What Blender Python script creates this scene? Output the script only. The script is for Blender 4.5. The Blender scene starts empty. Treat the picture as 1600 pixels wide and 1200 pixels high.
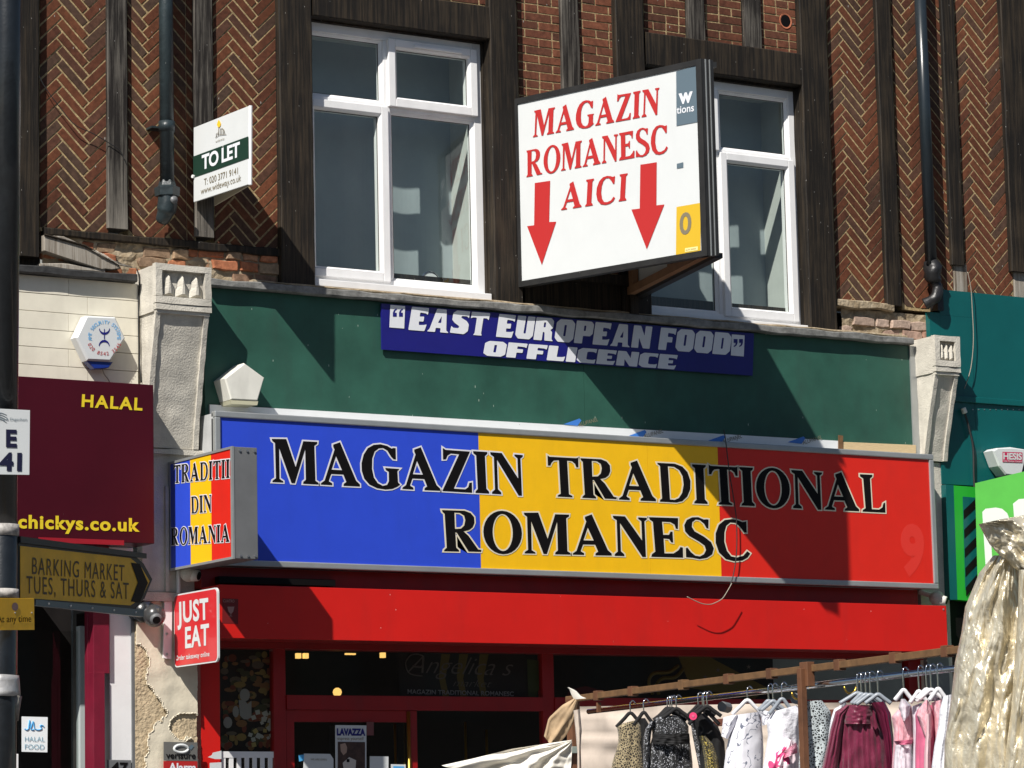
import bpy, bmesh, math, random
from mathutils import Vector, Matrix, noise
random.seed(7)
S = bpy.context.scene
COL = S.collection
# ------------------------------------------------------------------ camera
FOC = 5089.106; CX, CY = 800.0, 600.0
RX = Vector((0.84527782, 0.05896074, 0.53106406))
RY = Vector((-0.53387866, 0.13390368, 0.83489124))
RZ = Vector((-0.02188563, -0.98923882, 0.14466369))
CAM = Vector((0.0, -16.476, 1.6))
cd = bpy.data.cameras.new("camera"); cam = bpy.data.objects.new("camera", cd); COL.objects.link(cam)
cd.sensor_fit = 'HORIZONTAL'; cd.sensor_width = 36.0; cd.lens = FOC / 1600 * 36.0
cd.clip_start = 0.1; cd.clip_end = 2000
M3 = Matrix(((RX[0], -RX[1], -RX[2]), (RY[0], -RY[1], -RY[2]), (RZ[0], -RZ[1], -RZ[2])))
cam.matrix_world = Matrix.Translation(CAM) @ M3.to_4x4()
S.camera = cam
# ------------------------------------------------------------------ light
TOSUN = Vector((-0.585, -0.385, 0.714)).normalized()
w = bpy.data.worlds.new("World"); S.world = w; w.use_nodes = True
nt = w.node_tree; nt.nodes.clear()
sky = nt.nodes.new('ShaderNodeTexSky'); sky.sky_type = 'NISHITA'; sky.sun_disc = False
sky.sun_elevation = math.asin(TOSUN.z); sky.sun_rotation = math.atan2(TOSUN.x, TOSUN.y)
sky.air_density = 1.0; sky.dust_density = 0.6; sky.ozone_density = 1.5
bg = nt.nodes.new('ShaderNodeBackground'); bg.inputs[1].default_value = 0.05
wo = nt.nodes.new('ShaderNodeOutputWorld')
nt.links.new(sky.outputs[0], bg.inputs[0]); nt.links.new(bg.outputs[0], wo.inputs[0])
sd = bpy.data.lights.new("sun", 'SUN'); sd.energy = 5.0; sd.angle = math.radians(0.5); sd.color = (1.0, 0.95, 0.88)
sun = bpy.data.objects.new("sun", sd); COL.objects.link(sun)
sun.rotation_euler = TOSUN.to_track_quat('Z', 'Y').to_euler(); sun.location = (0, -20, 30)
S.view_settings.view_transform = 'Standard'; S.view_settings.look = 'None'
S.view_settings.exposure = 0.38; S.view_settings.gamma = 1.0; S.view_settings.use_curve_mapping = False
try: S.cycles.max_bounces = 8; S.cycles.transparent_max_bounces = 16
except Exception: pass

# ------------------------------------------------------------------ geometry of the place
def ray(px, py):
    c = Vector((px - CX, py - CY, FOC)); return Vector((RX.dot(c), RY.dot(c), RZ.dot(c)))
def P(px, py, d=0.0):                 # a point of the frontage, d metres out from the brick face
    r = ray(px, py); return CAM + r * ((-d - CAM.y) / r.y)
def Q(px, py, zc):                    # a point at distance zc in the street
    return CAM + ray(px, py) * (zc / FOC)
def plane_fn(a, b, c):
    n = (b - a).cross(c - a).normalized()
    def f(px, py, off=0.0):
        r = ray(px, py); nn = n if n.dot(r) < 0 else -n
        return CAM + r * ((a - CAM).dot(n) / r.dot(n)) + nn * off
    return f
def wall_fn(d):
    return lambda px, py, off=0.0: P(px, py, d) + Vector((0, -off, 0))

# ------------------------------------------------------------------ objects
def tag(o, label=None, cat=None, group=None, kind=None):
    if label: o['label'] = label
    if cat: o['category'] = cat
    if group: o['group'] = group
    if kind: o['kind'] = kind
    return o
def thing(name, label, cat, loc=(0, 0, 0), group=None):
    o = bpy.data.objects.new(name, None); COL.objects.link(o); o.location = loc; o.empty_display_size = 0.1
    return tag(o, label, cat, group)
def link(name, me, mat, parent=None, smooth=False):
    o = bpy.data.objects.new(name, me); COL.objects.link(o)
    if mat is not None and not me.materials: me.materials.append(mat)
    if parent is not None:
        o.parent = parent
        loc = Vector((0, 0, 0)); q = parent
        while q is not None: loc += q.location; q = q.parent
        o.matrix_parent_inverse = Matrix.Translation(-loc)
    if smooth:
        for p in me.polygons: p.use_smooth = True
    return o
class MB:
    def __init__(s): s.v = []; s.f = []
    def add(s, vs, fs):
        b = len(s.v); s.v += [tuple(v) for v in vs]; s.f += [tuple(i + b for i in f) for f in fs]; return s
    def box(s, x0, x1, y0, y1, z0, z1):
        if x0 > x1: x0, x1 = x1, x0
        if y0 > y1: y0, y1 = y1, y0
        if z0 > z1: z0, z1 = z1, z0
        return s.add([(x0,y0,z0),(x1,y0,z0),(x1,y1,z0),(x0,y1,z0),(x0,y0,z1),(x1,y0,z1),(x1,y1,z1),(x0,y1,z1)],
                     [(0,3,2,1),(4,5,6,7),(0,1,5,4),(1,2,6,5),(2,3,7,6),(3,0,4,7)])
    def prism(s, pts, vec, inset=0.0):
        # pts: front polygon; vec: towards the back
        n = len(pts); vec = Vector(vec); pts = [Vector(p) for p in pts]
        if inset:
            c = sum(pts, Vector()) / n
            fr = [p + (c - p).normalized() * min(inset, (c - p).length * .4) for p in pts]
            mid = [p + vec * (inset / vec.length) for p in pts]; bk = [p + vec for p in pts]
            vs = fr + mid + bk
            fs = [tuple(range(n))] + [(i, n + i, n + (i + 1) % n, (i + 1) % n) for i in range(n)] + \
                 [(n + i, 2*n + i, 2*n + (i + 1) % n, n + (i + 1) % n) for i in range(n)] + [tuple(range(3*n - 1, 2*n - 1, -1))]
        else:
            vs = pts + [p + vec for p in pts]
            fs = [tuple(range(n))] + [(i, n + i, n + (i + 1) % n, (i + 1) % n) for i in range(n)] + [tuple(range(2*n - 1, n - 1, -1))]
        return s.add(vs, fs)
    def tube(s, pts, r, seg=10, cap=True):
        pts = [Vector(p) for p in pts]; rr = r if isinstance(r, (list, tuple)) else [r] * len(pts)
        vs = []; up = None
        for i, p in enumerate(pts):
            t = (pts[min(i + 1, len(pts) - 1)] - pts[max(i - 1, 0)]).normalized()
            if up is None:
                up = Vector((0, 0, 1)) if abs(t.z) < .9 else Vector((1, 0, 0))
            a = t.cross(up).normalized(); b = a.cross(t).normalized(); up = b
            for k in range(seg):
                an = 2 * math.pi * k / seg
                vs.append(p + a * math.cos(an) * rr[i] + b * math.sin(an) * rr[i])
        fs = []
        for i in range(len(pts) - 1):
            for k in range(seg):
                fs.append((i*seg + k, i*seg + (k + 1) % seg, (i + 1)*seg + (k + 1) % seg, (i + 1)*seg + k))
        if cap:
            fs.append(tuple(range(seg - 1, -1, -1))); fs.append(tuple((len(pts) - 1)*seg + k for k in range(seg)))
        return s.add(vs, fs)
    def ball(s, c, r, n=10, sc=(1, 1, 1)):
        c = Vector(c); vs = []; fs = []
        for i in range(n + 1):
            th = math.pi * i / n
            for k in range(2 * n):
                ph = math.pi * k / n
                vs.append(c + Vector((r*sc[0]*math.sin(th)*math.cos(ph), r*sc[1]*math.sin(th)*math.sin(ph), r*sc[2]*math.cos(th))))
        m = 2 * n
        for i in range(n):
            for k in range(m):
                fs.append((i*m + k, (i + 1)*m + k, (i + 1)*m + (k + 1) % m, i*m + (k + 1) % m))
        return s.add(vs, fs)
    def mesh(s, name):
        me = bpy.data.meshes.new(name); me.from_pydata(s.v, [], s.f); me.validate()
        bm = bmesh.new(); bm.from_mesh(me); bmesh.ops.recalc_face_normals(bm, faces=bm.faces); bm.to_mesh(me); bm.free()
        return me
    def build(s, name, mat, parent=None, smooth=False, bevel=0.0):
        o = link(name, s.mesh(name), mat, parent, smooth)
        if bevel:
            m = o.modifiers.new("bevel", 'BEVEL'); m.width = bevel; m.segments = 2; m.limit_method = 'ANGLE'
        return o
def smooth_curve(pts, n=6):
    pts = [Vector(p) for p in pts]; out = []
    for i in range(len(pts) - 1):
        p0 = pts[max(i - 1, 0)]; p1 = pts[i]; p2 = pts[i + 1]; p3 = pts[min(i + 2, len(pts) - 1)]
        for k in range(n):
            t = k / n
            out.append(0.5 * ((2*p1) + (-p0 + p2)*t + (2*p0 - 5*p1 + 4*p2 - p3)*t*t + (-p0 + 3*p1 - 3*p2 + p3)*t**3))
    out.append(pts[-1]); return out
def rough_box(name, x0, x1, d0, d1, z0, z1, mat, parent, amp=0.003, seed=0, step=0.07):
    # a timber: long box whose long edges wander, d0 back, d1 front
    vert = (z1 - z0) > (x1 - x0)
    L = (z1 - z0) if vert else (x1 - x0); n = max(2, int(L / step)); vs = []; fs = []
    c = 0.006
    for i in range(n + 1):
        t = i / n; off = [noise.noise(Vector((t * L * 5 + seed * 9.1, j * 3.3 + seed, 0))) * amp for j in range(6)]
        if vert:
            z = z0 + t * L
            ring = [(x0+off[0], -d0, z), (x0+off[0], -d1+c+off[2]*.5, z), (x0+c+off[0], -d1+off[2]*.5, z), (x1-c+off[1], -d1+off[3]*.5, z), (x1+off[1], -d1+c+off[3]*.5, z), (x1+off[1], -d0, z)]
        else:
            x = x0 + t * L
            ring = [(x, -d0, z0+off[0]), (x, -d1+c+off[2]*.5, z0+off[0]), (x, -d1+off[2]*.5, z0+c+off[0]), (x, -d1+off[3]*.5, z1-c+off[1]), (x, -d1+c+off[3]*.5, z1+off[1]), (x, -d0, z1+off[1])]
        vs += ring
    for i in range(n):
        for k in range(6):
            fs.append((i*6 + k, i*6 + (k + 1) % 6, (i + 1)*6 + (k + 1) % 6, (i + 1)*6 + k))
    fs.append((0, 1, 2, 3, 4, 5)); fs.append(tuple(n*6 + k for k in range(5, -1, -1)))
    return MB().add(vs, fs).build(name, mat, parent)

# ------------------------------------------------------------------ materials
def _n(nt, t, **kw):
    n = nt.nodes.new(t)
    for k, v in kw.items(): setattr(n, k, v)
    return n
def mat(name, col, rough=0.6, metal=0.0, var=0.0, vscale=8.0, bump=0.0, bscale=40.0, spec=0.5, coord='Object',
        stretch=(1, 1, 1), col2=None, specks=0.0, speckcol=(.7, .7, .68), coat=0.0, emis=None, estr=0.0, dirt=0.0, sheen=0.0):
    m = bpy.data.materials.new(name); m.use_nodes = True; nt = m.node_tree
    b = nt.nodes['Principled BSDF']; L = nt.links.new
    b.inputs['Roughness'].default_value = rough; b.inputs['Metallic'].default_value = metal
    b.inputs['Specular IOR Level'].default_value = spec; b.inputs['Coat Weight'].default_value = coat
    if sheen: b.inputs['Sheen Weight'].default_value = sheen
    geo = _n(nt, 'ShaderNodeNewGeometry'); mp = _n(nt, 'ShaderNodeMapping'); mp.inputs['Scale'].default_value = stretch
    L(geo.outputs['Position'], mp.inputs['Vector'])
    c1 = tuple(col) + (1,)
    b.inputs['Base Color'].default_value = c1; cur = None
    if var or col2:
        nz = _n(nt, 'ShaderNodeTexNoise'); nz.inputs['Scale'].default_value = vscale; nz.inputs['Detail'].default_value = 6
        nz.inputs['Roughness'].default_value = 0.65; L(mp.outputs[0], nz.inputs['Vector'])
        r = _n(nt, 'ShaderNodeValToRGB'); r.color_ramp.elements[0].position = 0.32; r.color_ramp.elements[1].position = 0.68
        if col2: a, bb = c1, tuple(col2) + (1,)
        else: a = tuple(x * (1 - var) for x in col) + (1,); bb = tuple(min(1, x * (1 + var)) for x in col) + (1,)
        r.color_ramp.elements[0].color = a; r.color_ramp.elements[1].color = bb
        L(nz.outputs['Fac'], r.inputs[0]); cur = r.outputs[0]
    if dirt:
        nz = _n(nt, 'ShaderNodeTexNoise'); nz.inputs['Scale'].default_value = 3.0; nz.inputs['Detail'].default_value = 8
        mp2 = _n(nt, 'ShaderNodeMapping'); mp2.inputs['Scale'].default_value = (3, 3, .7); L(geo.outputs['Position'], mp2.inputs[0]); L(mp2.outputs[0], nz.inputs['Vector'])
        r = _n(nt, 'ShaderNodeMapRange'); r.inputs[1].default_value = .5; r.inputs[2].default_value = .75; r.inputs[3].default_value = 0; r.inputs[4].default_value = dirt
        L(nz.outputs['Fac'], r.inputs[0])
        mx = _n(nt, 'ShaderNodeMix', data_type='RGBA'); L(r.outputs[0], mx.inputs[0])
        if cur is not None: L(cur, mx.inputs[6])
        else: mx.inputs[6].default_value = c1
        mx.inputs[7].default_value = tuple(x * .35 + .02 for x in col) + (1,); cur = mx.outputs[2]
    if specks:
        vo = _n(nt, 'ShaderNodeTexVoronoi'); vo.inputs['Scale'].default_value = 30; vo.inputs['Randomness'].default_value = 1
        mp3 = _n(nt, 'ShaderNodeMapping'); mp3.inputs['Scale'].default_value = (1.0, 1.0, .28); L(geo.outputs['Position'], mp3.inputs[0]); L(mp3.outputs[0], vo.inputs['Vector'])
        n3 = _n(nt, 'ShaderNodeTexNoise'); n3.inputs['Scale'].default_value = 3.1; L(geo.outputs['Position'], n3.inputs['Vector'])
        th = _n(nt, 'ShaderNodeMath', operation='MULTIPLY'); L(n3.outputs['Fac'], th.inputs[0]); th.inputs[1].default_value = 0.11 * specks
        lt = _n(nt, 'ShaderNodeMath', operation='LESS_THAN'); L(vo.outputs['Distance'], lt.inputs[0]); L(th.outputs[0], lt.inputs[1])
        sep = _n(nt, 'ShaderNodeSeparateColor'); L(vo.outputs['Color'], sep.inputs[0])
        gt = _n(nt, 'ShaderNodeMath', operation='GREATER_THAN'); L(sep.outputs[0], gt.inputs[0]); gt.inputs[1].default_value = .62
        mu = _n(nt, 'ShaderNodeMath', operation='MULTIPLY'); L(lt.outputs[0], mu.inputs[0]); L(gt.outputs[0], mu.inputs[1])
        mx = _n(nt, 'ShaderNodeMix', data_type='RGBA'); L(mu.outputs[0], mx.inputs[0])
        if cur is not None: L(cur, mx.inputs[6])
        else: mx.inputs[6].default_value = c1
        mx.inputs[7].default_value = tuple(speckcol) + (1,); cur = mx.outputs[2]
    if cur is not None: L(cur, b.inputs['Base Color'])
    if bump:
        nb = _n(nt, 'ShaderNodeTexNoise'); nb.inputs['Scale'].default_value = bscale; nb.inputs['Detail'].default_value = 5
        L(mp.outputs[0], nb.inputs['Vector'])
        bp = _n(nt, 'ShaderNodeBump'); bp.inputs['Strength'].default_value = 1.0; bp.inputs['Distance'].default_value = bump
        L(nb.outputs['Fac'], bp.inputs['Height']); L(bp.outputs[0], b.inputs['Normal'])
    if emis: b.inputs['Emission Color'].default_value = tuple(emis) + (1,); b.inputs['Emission Strength'].default_value = estr
    return m
def brick_mat(name, ramp, bump=0.0015):
    m = bpy.data.materials.new(name); m.use_nodes = True; nt = m.node_tree; b = nt.nodes['Principled BSDF']; L = nt.links.new
    oi = _n(nt, 'ShaderNodeObjectInfo'); at = _n(nt, 'ShaderNodeAttribute', attribute_name='rnd')
    ad = _n(nt, 'ShaderNodeMath', operation='ADD'); L(oi.outputs['Random'], ad.inputs[0]); L(at.outputs['Fac'], ad.inputs[1])
    fr = _n(nt, 'ShaderNodeMath', operation='FRACT'); L(ad.outputs[0], fr.inputs[0])
    r = _n(nt, 'ShaderNodeValToRGB'); el = r.color_ramp.elements
    el[0].position = ramp[0][0]; el[0].color = ramp[0][1] + (1,); el[1].position = ramp[-1][0]; el[1].color = ramp[-1][1] + (1,)
    for p, c in ramp[1:-1]:
        e = el.new(p); e.color = c + (1,)
    L(fr.outputs[0], r.inputs[0])
    geo = _n(nt, 'ShaderNodeNewGeometry')
    nz = _n(nt, 'ShaderNodeTexNoise'); nz.inputs['Scale'].default_value = 28; nz.inputs['Detail'].default_value = 7; nz.inputs['Roughness'].default_value = .7
    L(geo.outputs['Position'], nz.inputs['Vector'])
    mr = _n(nt, 'ShaderNodeMapRange'); mr.inputs[1].default_value = .3; mr.inputs[2].default_value = .7; mr.inputs[3].default_value = .55; mr.inputs[4].default_value = 1.35; L(nz.outputs['Fac'], mr.inputs[0])
    mx = _n(nt, 'ShaderNodeVectorMath', operation='SCALE'); L(r.outputs[0], mx.inputs[0]); L(mr.outputs[0], mx.inputs['Scale'])
    # large soot patches
    nz2 = _n(nt, 'ShaderNodeTexNoise'); nz2.inputs['Scale'].default_value = 1.3; nz2.inputs['Detail'].default_value = 4; L(geo.outputs['Position'], nz2.inputs['Vector'])
    mr2 = _n(nt, 'ShaderNodeMapRange'); mr2.inputs[1].default_value = .35; mr2.inputs[2].default_value = .65; mr2.inputs[3].default_value = .75; mr2.inputs[4].default_value = 1.2; L(nz2.outputs['Fac'], mr2.inputs[0])
    mx2 = _n(nt, 'ShaderNodeVectorMath', operation='SCALE'); L(mx.outputs[0], mx2.inputs[0]); L(mr2.outputs[0], mx2.inputs['Scale'])
    vo = _n(nt, 'ShaderNodeTexVoronoi'); vo.inputs['Scale'].default_value = 16
    mp3 = _n(nt, 'ShaderNodeMapping'); mp3.inputs['Scale'].default_value = (1, 1, .4); L(geo.outputs['Position'], mp3.inputs[0]); L(mp3.outputs[0], vo.inputs['Vector'])
    lt = _n(nt, 'ShaderNodeMath', operation='LESS_THAN'); L(vo.outputs['Distance'], lt.inputs[0]); lt.inputs[1].default_value = .055
    mx3 = _n(nt, 'ShaderNodeMix', data_type='RGBA'); L(lt.outputs[0], mx3.inputs[0]); L(mx2.outputs[0], mx3.inputs[6]); mx3.inputs[7].default_value = (.3, .28, .25, 1)
    L(mx3.outputs[2], b.inputs['Base Color']); b.inputs['Roughness'].default_value = .85; b.inputs['Specular IOR Level'].default_value = .25
    bp = _n(nt, 'ShaderNodeBump'); bp.inputs['Distance'].default_value = bump; L(nz.outputs['Fac'], bp.inputs['Height']); L(bp.outputs[0], b.inputs['Normal'])
    return m
def timber_mat(name, dark, light, zlo, zhi, amount):
    m = bpy.data.materials.new(name); m.use_nodes = True; nt = m.node_tree; b = nt.nodes['Principled BSDF']; L = nt.links.new
    geo = _n(nt, 'ShaderNodeNewGeometry'); oi = _n(nt, 'ShaderNodeObjectInfo')
    mp = _n(nt, 'ShaderNodeMapping'); mp.inputs['Scale'].default_value = (60, 60, 2.2); L(geo.outputs['Position'], mp.inputs[0])
    nz = _n(nt, 'ShaderNodeTexNoise'); nz.inputs['Scale'].default_value = 1; nz.inputs['Detail'].default_value = 8; nz.inputs['Roughness'].default_value = .7; L(mp.outputs[0], nz.inputs['Vector'])
    n2 = _n(nt, 'ShaderNodeTexNoise'); n2.inputs['Scale'].default_value = 3.0; n2.inputs['Detail'].default_value = 6; L(geo.outputs['Position'], n2.inputs['Vector'])
    sp = _n(nt, 'ShaderNodeSeparateXYZ'); L(geo.outputs['Position'], sp.inputs[0])
    mz = _n(nt, 'ShaderNodeMapRange'); mz.inputs[1].default_value = zhi; mz.inputs[2].default_value = zlo; mz.inputs[3].default_value = 0.0; mz.inputs[4].default_value = amount; L(sp.outputs[2], mz.inputs[0])
    a1 = _n(nt, 'ShaderNodeMath', operation='MULTIPLY_ADD'); L(nz.outputs['Fac'], a1.inputs[0]); a1.inputs[1].default_value = 2.4; a1.inputs[2].default_value = -1.5
    a2 = _n(nt, 'ShaderNodeMath', operation='ADD'); L(a1.outputs[0], a2.inputs[0]); L(mz.outputs[0], a2.inputs[1])
    a3 = _n(nt, 'ShaderNodeMath', operation='MULTIPLY_ADD'); L(n2.outputs['Fac'], a3.inputs[0]); a3.inputs[1].default_value = .9; L(a2.outputs[0], a3.inputs[2])
    a3.use_clamp = True
    mx = _n(nt, 'ShaderNodeMix', data_type='RGBA'); L(a3.outputs[0], mx.inputs[0]); mx.inputs[6].default_value = dark + (1,); mx.inputs[7].default_value = light + (1,)
    vo = _n(nt, 'ShaderNodeTexVoronoi'); vo.inputs['Scale'].default_value = 30; mp3 = _n(nt, 'ShaderNodeMapping'); mp3.inputs['Scale'].default_value = (1, 1, .35); L(geo.outputs['Position'], mp3.inputs[0]); L(mp3.outputs[0], vo.inputs['Vector'])
    lt = _n(nt, 'ShaderNodeMath', operation='LESS_THAN'); L(vo.outputs['Distance'], lt.inputs[0]); lt.inputs[1].default_value = .045
    mx3 = _n(nt, 'ShaderNodeMix', data_type='RGBA'); L(lt.outputs[0], mx3.inputs[0]); L(mx.outputs[2], mx3.inputs[6]); mx3.inputs[7].default_value = (.3, .29, .27, 1)
    L(mx3.outputs[2], b.inputs['Base Color']); b.inputs['Roughness'].default_value = .7; b.inputs['Specular IOR Level'].default_value = .3
    bp = _n(nt, 'ShaderNodeBump'); bp.inputs['Distance'].default_value = .004; L(nz.outputs['Fac'], bp.inputs['Height']); L(bp.outputs[0], b.inputs['Normal'])
    return m
def glass_mat(name, tint=(.9, .95, .93), rough=0.02, refl=1.0):
    m = bpy.data.materials.new(name); m.use_nodes = True; nt = m.node_tree; nt.nodes.clear(); L = nt.links.new
    o = _n(nt, 'ShaderNodeOutputMaterial'); mx = _n(nt, 'ShaderNodeMixShader'); tr = _n(nt, 'ShaderNodeBsdfTransparent'); gl = _n(nt, 'ShaderNodeBsdfGlossy')
    ge = _n(nt, 'ShaderNodeNewGeometry'); dt = _n(nt, 'ShaderNodeVectorMath', operation='DOT_PRODUCT'); L(ge.outputs['Normal'], dt.inputs[0]); L(ge.outputs['Incoming'], dt.inputs[1])
    ab_ = _n(nt, 'ShaderNodeMath', operation='ABSOLUTE'); L(dt.outputs['Value'], ab_.inputs[0])
    om = _n(nt, 'ShaderNodeMath', operation='SUBTRACT'); om.inputs[0].default_value = 1; L(ab_.outputs[0], om.inputs[1])
    pw_ = _n(nt, 'ShaderNodeMath', operation='POWER'); L(om.outputs[0], pw_.inputs[0]); pw_.inputs[1].default_value = 5
    mu = _n(nt, 'ShaderNodeMath', operation='MULTIPLY_ADD'); L(pw_.outputs[0], mu.inputs[0]); mu.inputs[1].default_value = .9; mu.inputs[2].default_value = .085 * refl; mu.use_clamp = True
    tr.inputs[0].default_value = tint + (1,); gl.inputs['Roughness'].default_value = rough
    L(mu.outputs[0], mx.inputs[0]); L(tr.outputs[0], mx.inputs[1]); L(gl.outputs[0], mx.inputs[2]); L(mx.outputs[0], o.inputs[0]); return m

RED1 = [(0.0, (.074, .044, .030)), (0.22, (.088, .044, .028)), (0.34, (.098, .036, .021)), (0.5, (.118, .039, .019)), (0.8, (.142, .050, .023)), (1.0, (.105, .037, .020))]
M = {}
M['brick'] = brick_mat('herringbone_brick', RED1)
M['brick_course'] = brick_mat('coursed_brick', [(0.0, (.085, .036, .022)), (.5, (.125, .044, .025)), (1.0, (.155, .056, .030))])
M['brick_old'] = brick_mat('crumbling_brick', [(0.0, (.36, .13, .065)), (.4, (.48, .19, .095)), (.75, (.38, .27, .17)), (1.0, (.20, .12, .08))], .005)
M['brick_pale'] = brick_mat('mortared_pale_brick', [(0.0, (.30, .22, .17)), (.5, (.40, .30, .24)), (1.0, (.26, .13, .09))], .006)
M['mortar'] = mat('sand_mortar', (.36, .27, .145), .95, var=.5, vscale=40, bump=.003, bscale=90, spec=.1)
M['rubble'] = mat('crumbling_mortar', (.24, .18, .11), .95, var=.5, vscale=18, bump=.012, bscale=30, spec=.1, col2=(.42, .35, .25))
M['timber'] = timber_mat('black_stained_timber', (.008, .006, .0042), (.070, .050, .030), 3.4, 5.2, .30)
M['stud'] = timber_mat('weathered_timber_stud', (.015, .012, .010), (.22, .20, .17), P(170, 350).z - .02, P(170, 250).z, .55)
M['stud_green'] = timber_mat('mossy_timber_stud', (.050, .036, .022), (.20, .17, .10), 4.0, 9.0, .35)
M['old_wood'] = timber_mat('grey_rotten_wood', (.12, .09, .06), (.42, .39, .34), 4.4, 6, .7)
M['upvc'] = mat('white_plastic_frame', (.80, .80, .80), .35, var=.03, dirt=.12)
M['gasket'] = mat('black_rubber_gasket', (.02, .02, .02), .6)
M['glass'] = glass_mat('window_glass', refl=.75)
M['shopglass'] = glass_mat('shop_glass', (.75, .78, .76), .03, .8)
M['blind'] = mat('blue_grey_blind', (.32, .36, .38), .9, var=.12, vscale=1.2, stretch=(1, 1, 1))
M['roomwall'] = mat('pale_room_wall', (.45, .47, .45), .9, var=.06)
M['card'] = mat('pale_card', (.42, .48, .50), .8)
M['lead'] = mat('weathered_lead', (.20, .20, .19), .7, var=.5, vscale=12, bump=.006, bscale=25, metal=.1, dirt=.5)
M['green'] = mat('dark_green_painted_board', (.026, .092, .066), .50, var=.22, vscale=2.5, dirt=.3, specks=1.0, speckcol=(.35, .42, .36), spec=.35)
M['teal'] = mat('teal_panel', (.003, .095, .095), .34, var=.08, vscale=3, specks=.35, spec=.5)
M['lime'] = mat('lime_green_panel', (.02, .36, .03), .4, var=.05)
M['lime_light'] = mat('bright_green_sign_face', (.075, .40, .05), .4, var=.05)
M['cream'] = mat('cream_painted_boards', (.74, .70, .58), .55, var=.07, vscale=5, dirt=.18, specks=.25, speckcol=(.2, .17, .12))
M['stone'] = mat('cream_painted_stone', (.56, .53, .46), .85, var=.14, vscale=9, bump=.004, bscale=110, dirt=.3)
M['render'] = mat('peeling_cream_paint', (.66, .60, .47), .85, var=.08, bump=.006, bscale=14, dirt=.1)
M['bare_render'] = mat('bare_sandy_render', (.50, .40, .26), .95, var=.2, vscale=14, bump=.012, bscale=45)
M['maroon'] = mat('maroon_sign_face', (.052, .0022, .008), .35, var=.10, vscale=2, specks=.2, spec=.4)
M['maroon_frame'] = mat('maroon_painted_wood', (.16, .008, .025), .4, var=.15)
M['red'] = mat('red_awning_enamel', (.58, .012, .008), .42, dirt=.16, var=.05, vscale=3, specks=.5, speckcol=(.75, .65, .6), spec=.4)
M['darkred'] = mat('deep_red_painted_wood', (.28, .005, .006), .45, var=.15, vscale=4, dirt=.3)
M['blue'] = mat('flag_blue_vinyl', (.026, .070, .60), .38, dirt=.10, var=.03, specks=.18)
M['yellow'] = mat('flag_yellow_vinyl', (.88, .50, .006), .38, dirt=.10, var=.03)
M['redv'] = mat('flag_red_vinyl', (.66, .020, .010), .38, dirt=.10, var=.03)
M['navy'] = mat('navy_blue_vinyl', (.010, .010, .17), .4, var=.06, specks=.3)
M['ink'] = mat('dark_ink_blue', (.008, .008, .035), .5)
M['black'] = mat('black_vinyl', (.006, .005, .005), .5, spec=.15)
M['blackpaint'] = mat('black_gloss_paint', (.010, .012, .014), .32, var=.3, vscale=14, bump=.0012, bscale=60, specks=.4, coat=.3)
M['ironpipe'] = mat('grey_green_cast_iron_paint', (.022, .033, .037), .38, var=.3, vscale=10, bump=.0025, bscale=40, specks=.6, speckcol=(.4, .42, .4))
M['frameblack'] = mat('black_sign_frame', (.018, .018, .018), .45, var=.3, specks=.3)
M['white'] = mat('white_sign_face', (.62, .645, .65), .40, var=.015, dirt=.04)
M['whiteprint'] = mat('white_lettering', (.72, .74, .78), .5, var=.03, specks=.2, speckcol=(.2, .2, .2))
M['outline'] = mat('pale_letter_outline', (.72, .72, .76), .5)
M['outline_sand'] = mat('pale_letter_outline_sand', (.74, .68, .52), .5)
M['redprint'] = mat('red_lettering', (.44, .020, .020), .5)
M['orangeprint'] = mat('orange_yellow_print', (.85, .52, .03), .5)
M['slate'] = mat('slate_blue_print', (.10, .145, .18), .5)
M['greyprint'] = mat('grey_brown_print', (.20, .17, .11), .5)
M['alu'] = mat('aluminium_trim', (.42, .44, .44), .42, metal=.55, var=.08, vscale=6)
M['galv'] = mat('grey_painted_steel', (.16, .165, .17), .5, metal=.2, var=.08, vscale=8)
M['screw'] = mat('bright_screw_head', (.6, .6, .6), .3, metal=.9)
M['strip'] = mat('white_aluminium_strip', (.76, .78, .79), .4, var=.03, specks=.9, speckcol=(.06, .05, .04))
M['pale_wood'] = mat('pale_new_wood', (.58, .44, .25), .7, var=.15, vscale=20, stretch=(1, 1, 12))
M['rust'] = mat('rusty_brown_steel', (.16, .085, .036), .7, var=.3, vscale=16, metal=.1, bump=.0008)
M['rustdark'] = mat('dark_brown_post', (.13, .055, .025), .6, var=.3)
M['chrome'] = mat('chrome', (.65, .67, .70), .12, metal=1.0)
M['print_blue'] = mat('bright_blue_print', (.05, .20, .62), .5)
M['skyprint'] = mat('light_blue_print', (.08, .38, .72), .5)
M['shade'] = mat('pale_plastic_housing', (.74, .73, .66), .45, var=.05, dirt=.35, specks=.4, speckcol=(.1, .1, .08))
M['bluelens'] = mat('blue_strobe_lens', (.01, .03, .22), .2)
M['signyellow'] = mat('faded_yellow_sign_face', (.80, .44, .008), .45, var=.10, vscale=9, dirt=.2)
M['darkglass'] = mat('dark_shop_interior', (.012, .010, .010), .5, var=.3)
M['plasticgrey'] = mat('grey_camera_housing', (.045, .045, .045), .28, var=.1, coat=.4)
M['tape'] = mat('silver_duct_tape', (.42, .42, .42), .4, metal=.35, bump=.004, bscale=30, var=.2)
M['gold_trim'] = mat('brass_pole', (.52, .34, .06), .3, metal=.9)
M['lamp'] = mat('warm_lamp', (1, .7, .25), .5, emis=(1, .58, .16), estr=1.2)
M['pave'] = mat('dark_concrete_paving', (.13, .125, .12), .9, var=.2, vscale=3, bump=.003)
M['asphalt'] = mat('asphalt', (.055, .055, .055), .95, var=.2, vscale=20, bump=.004)
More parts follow.
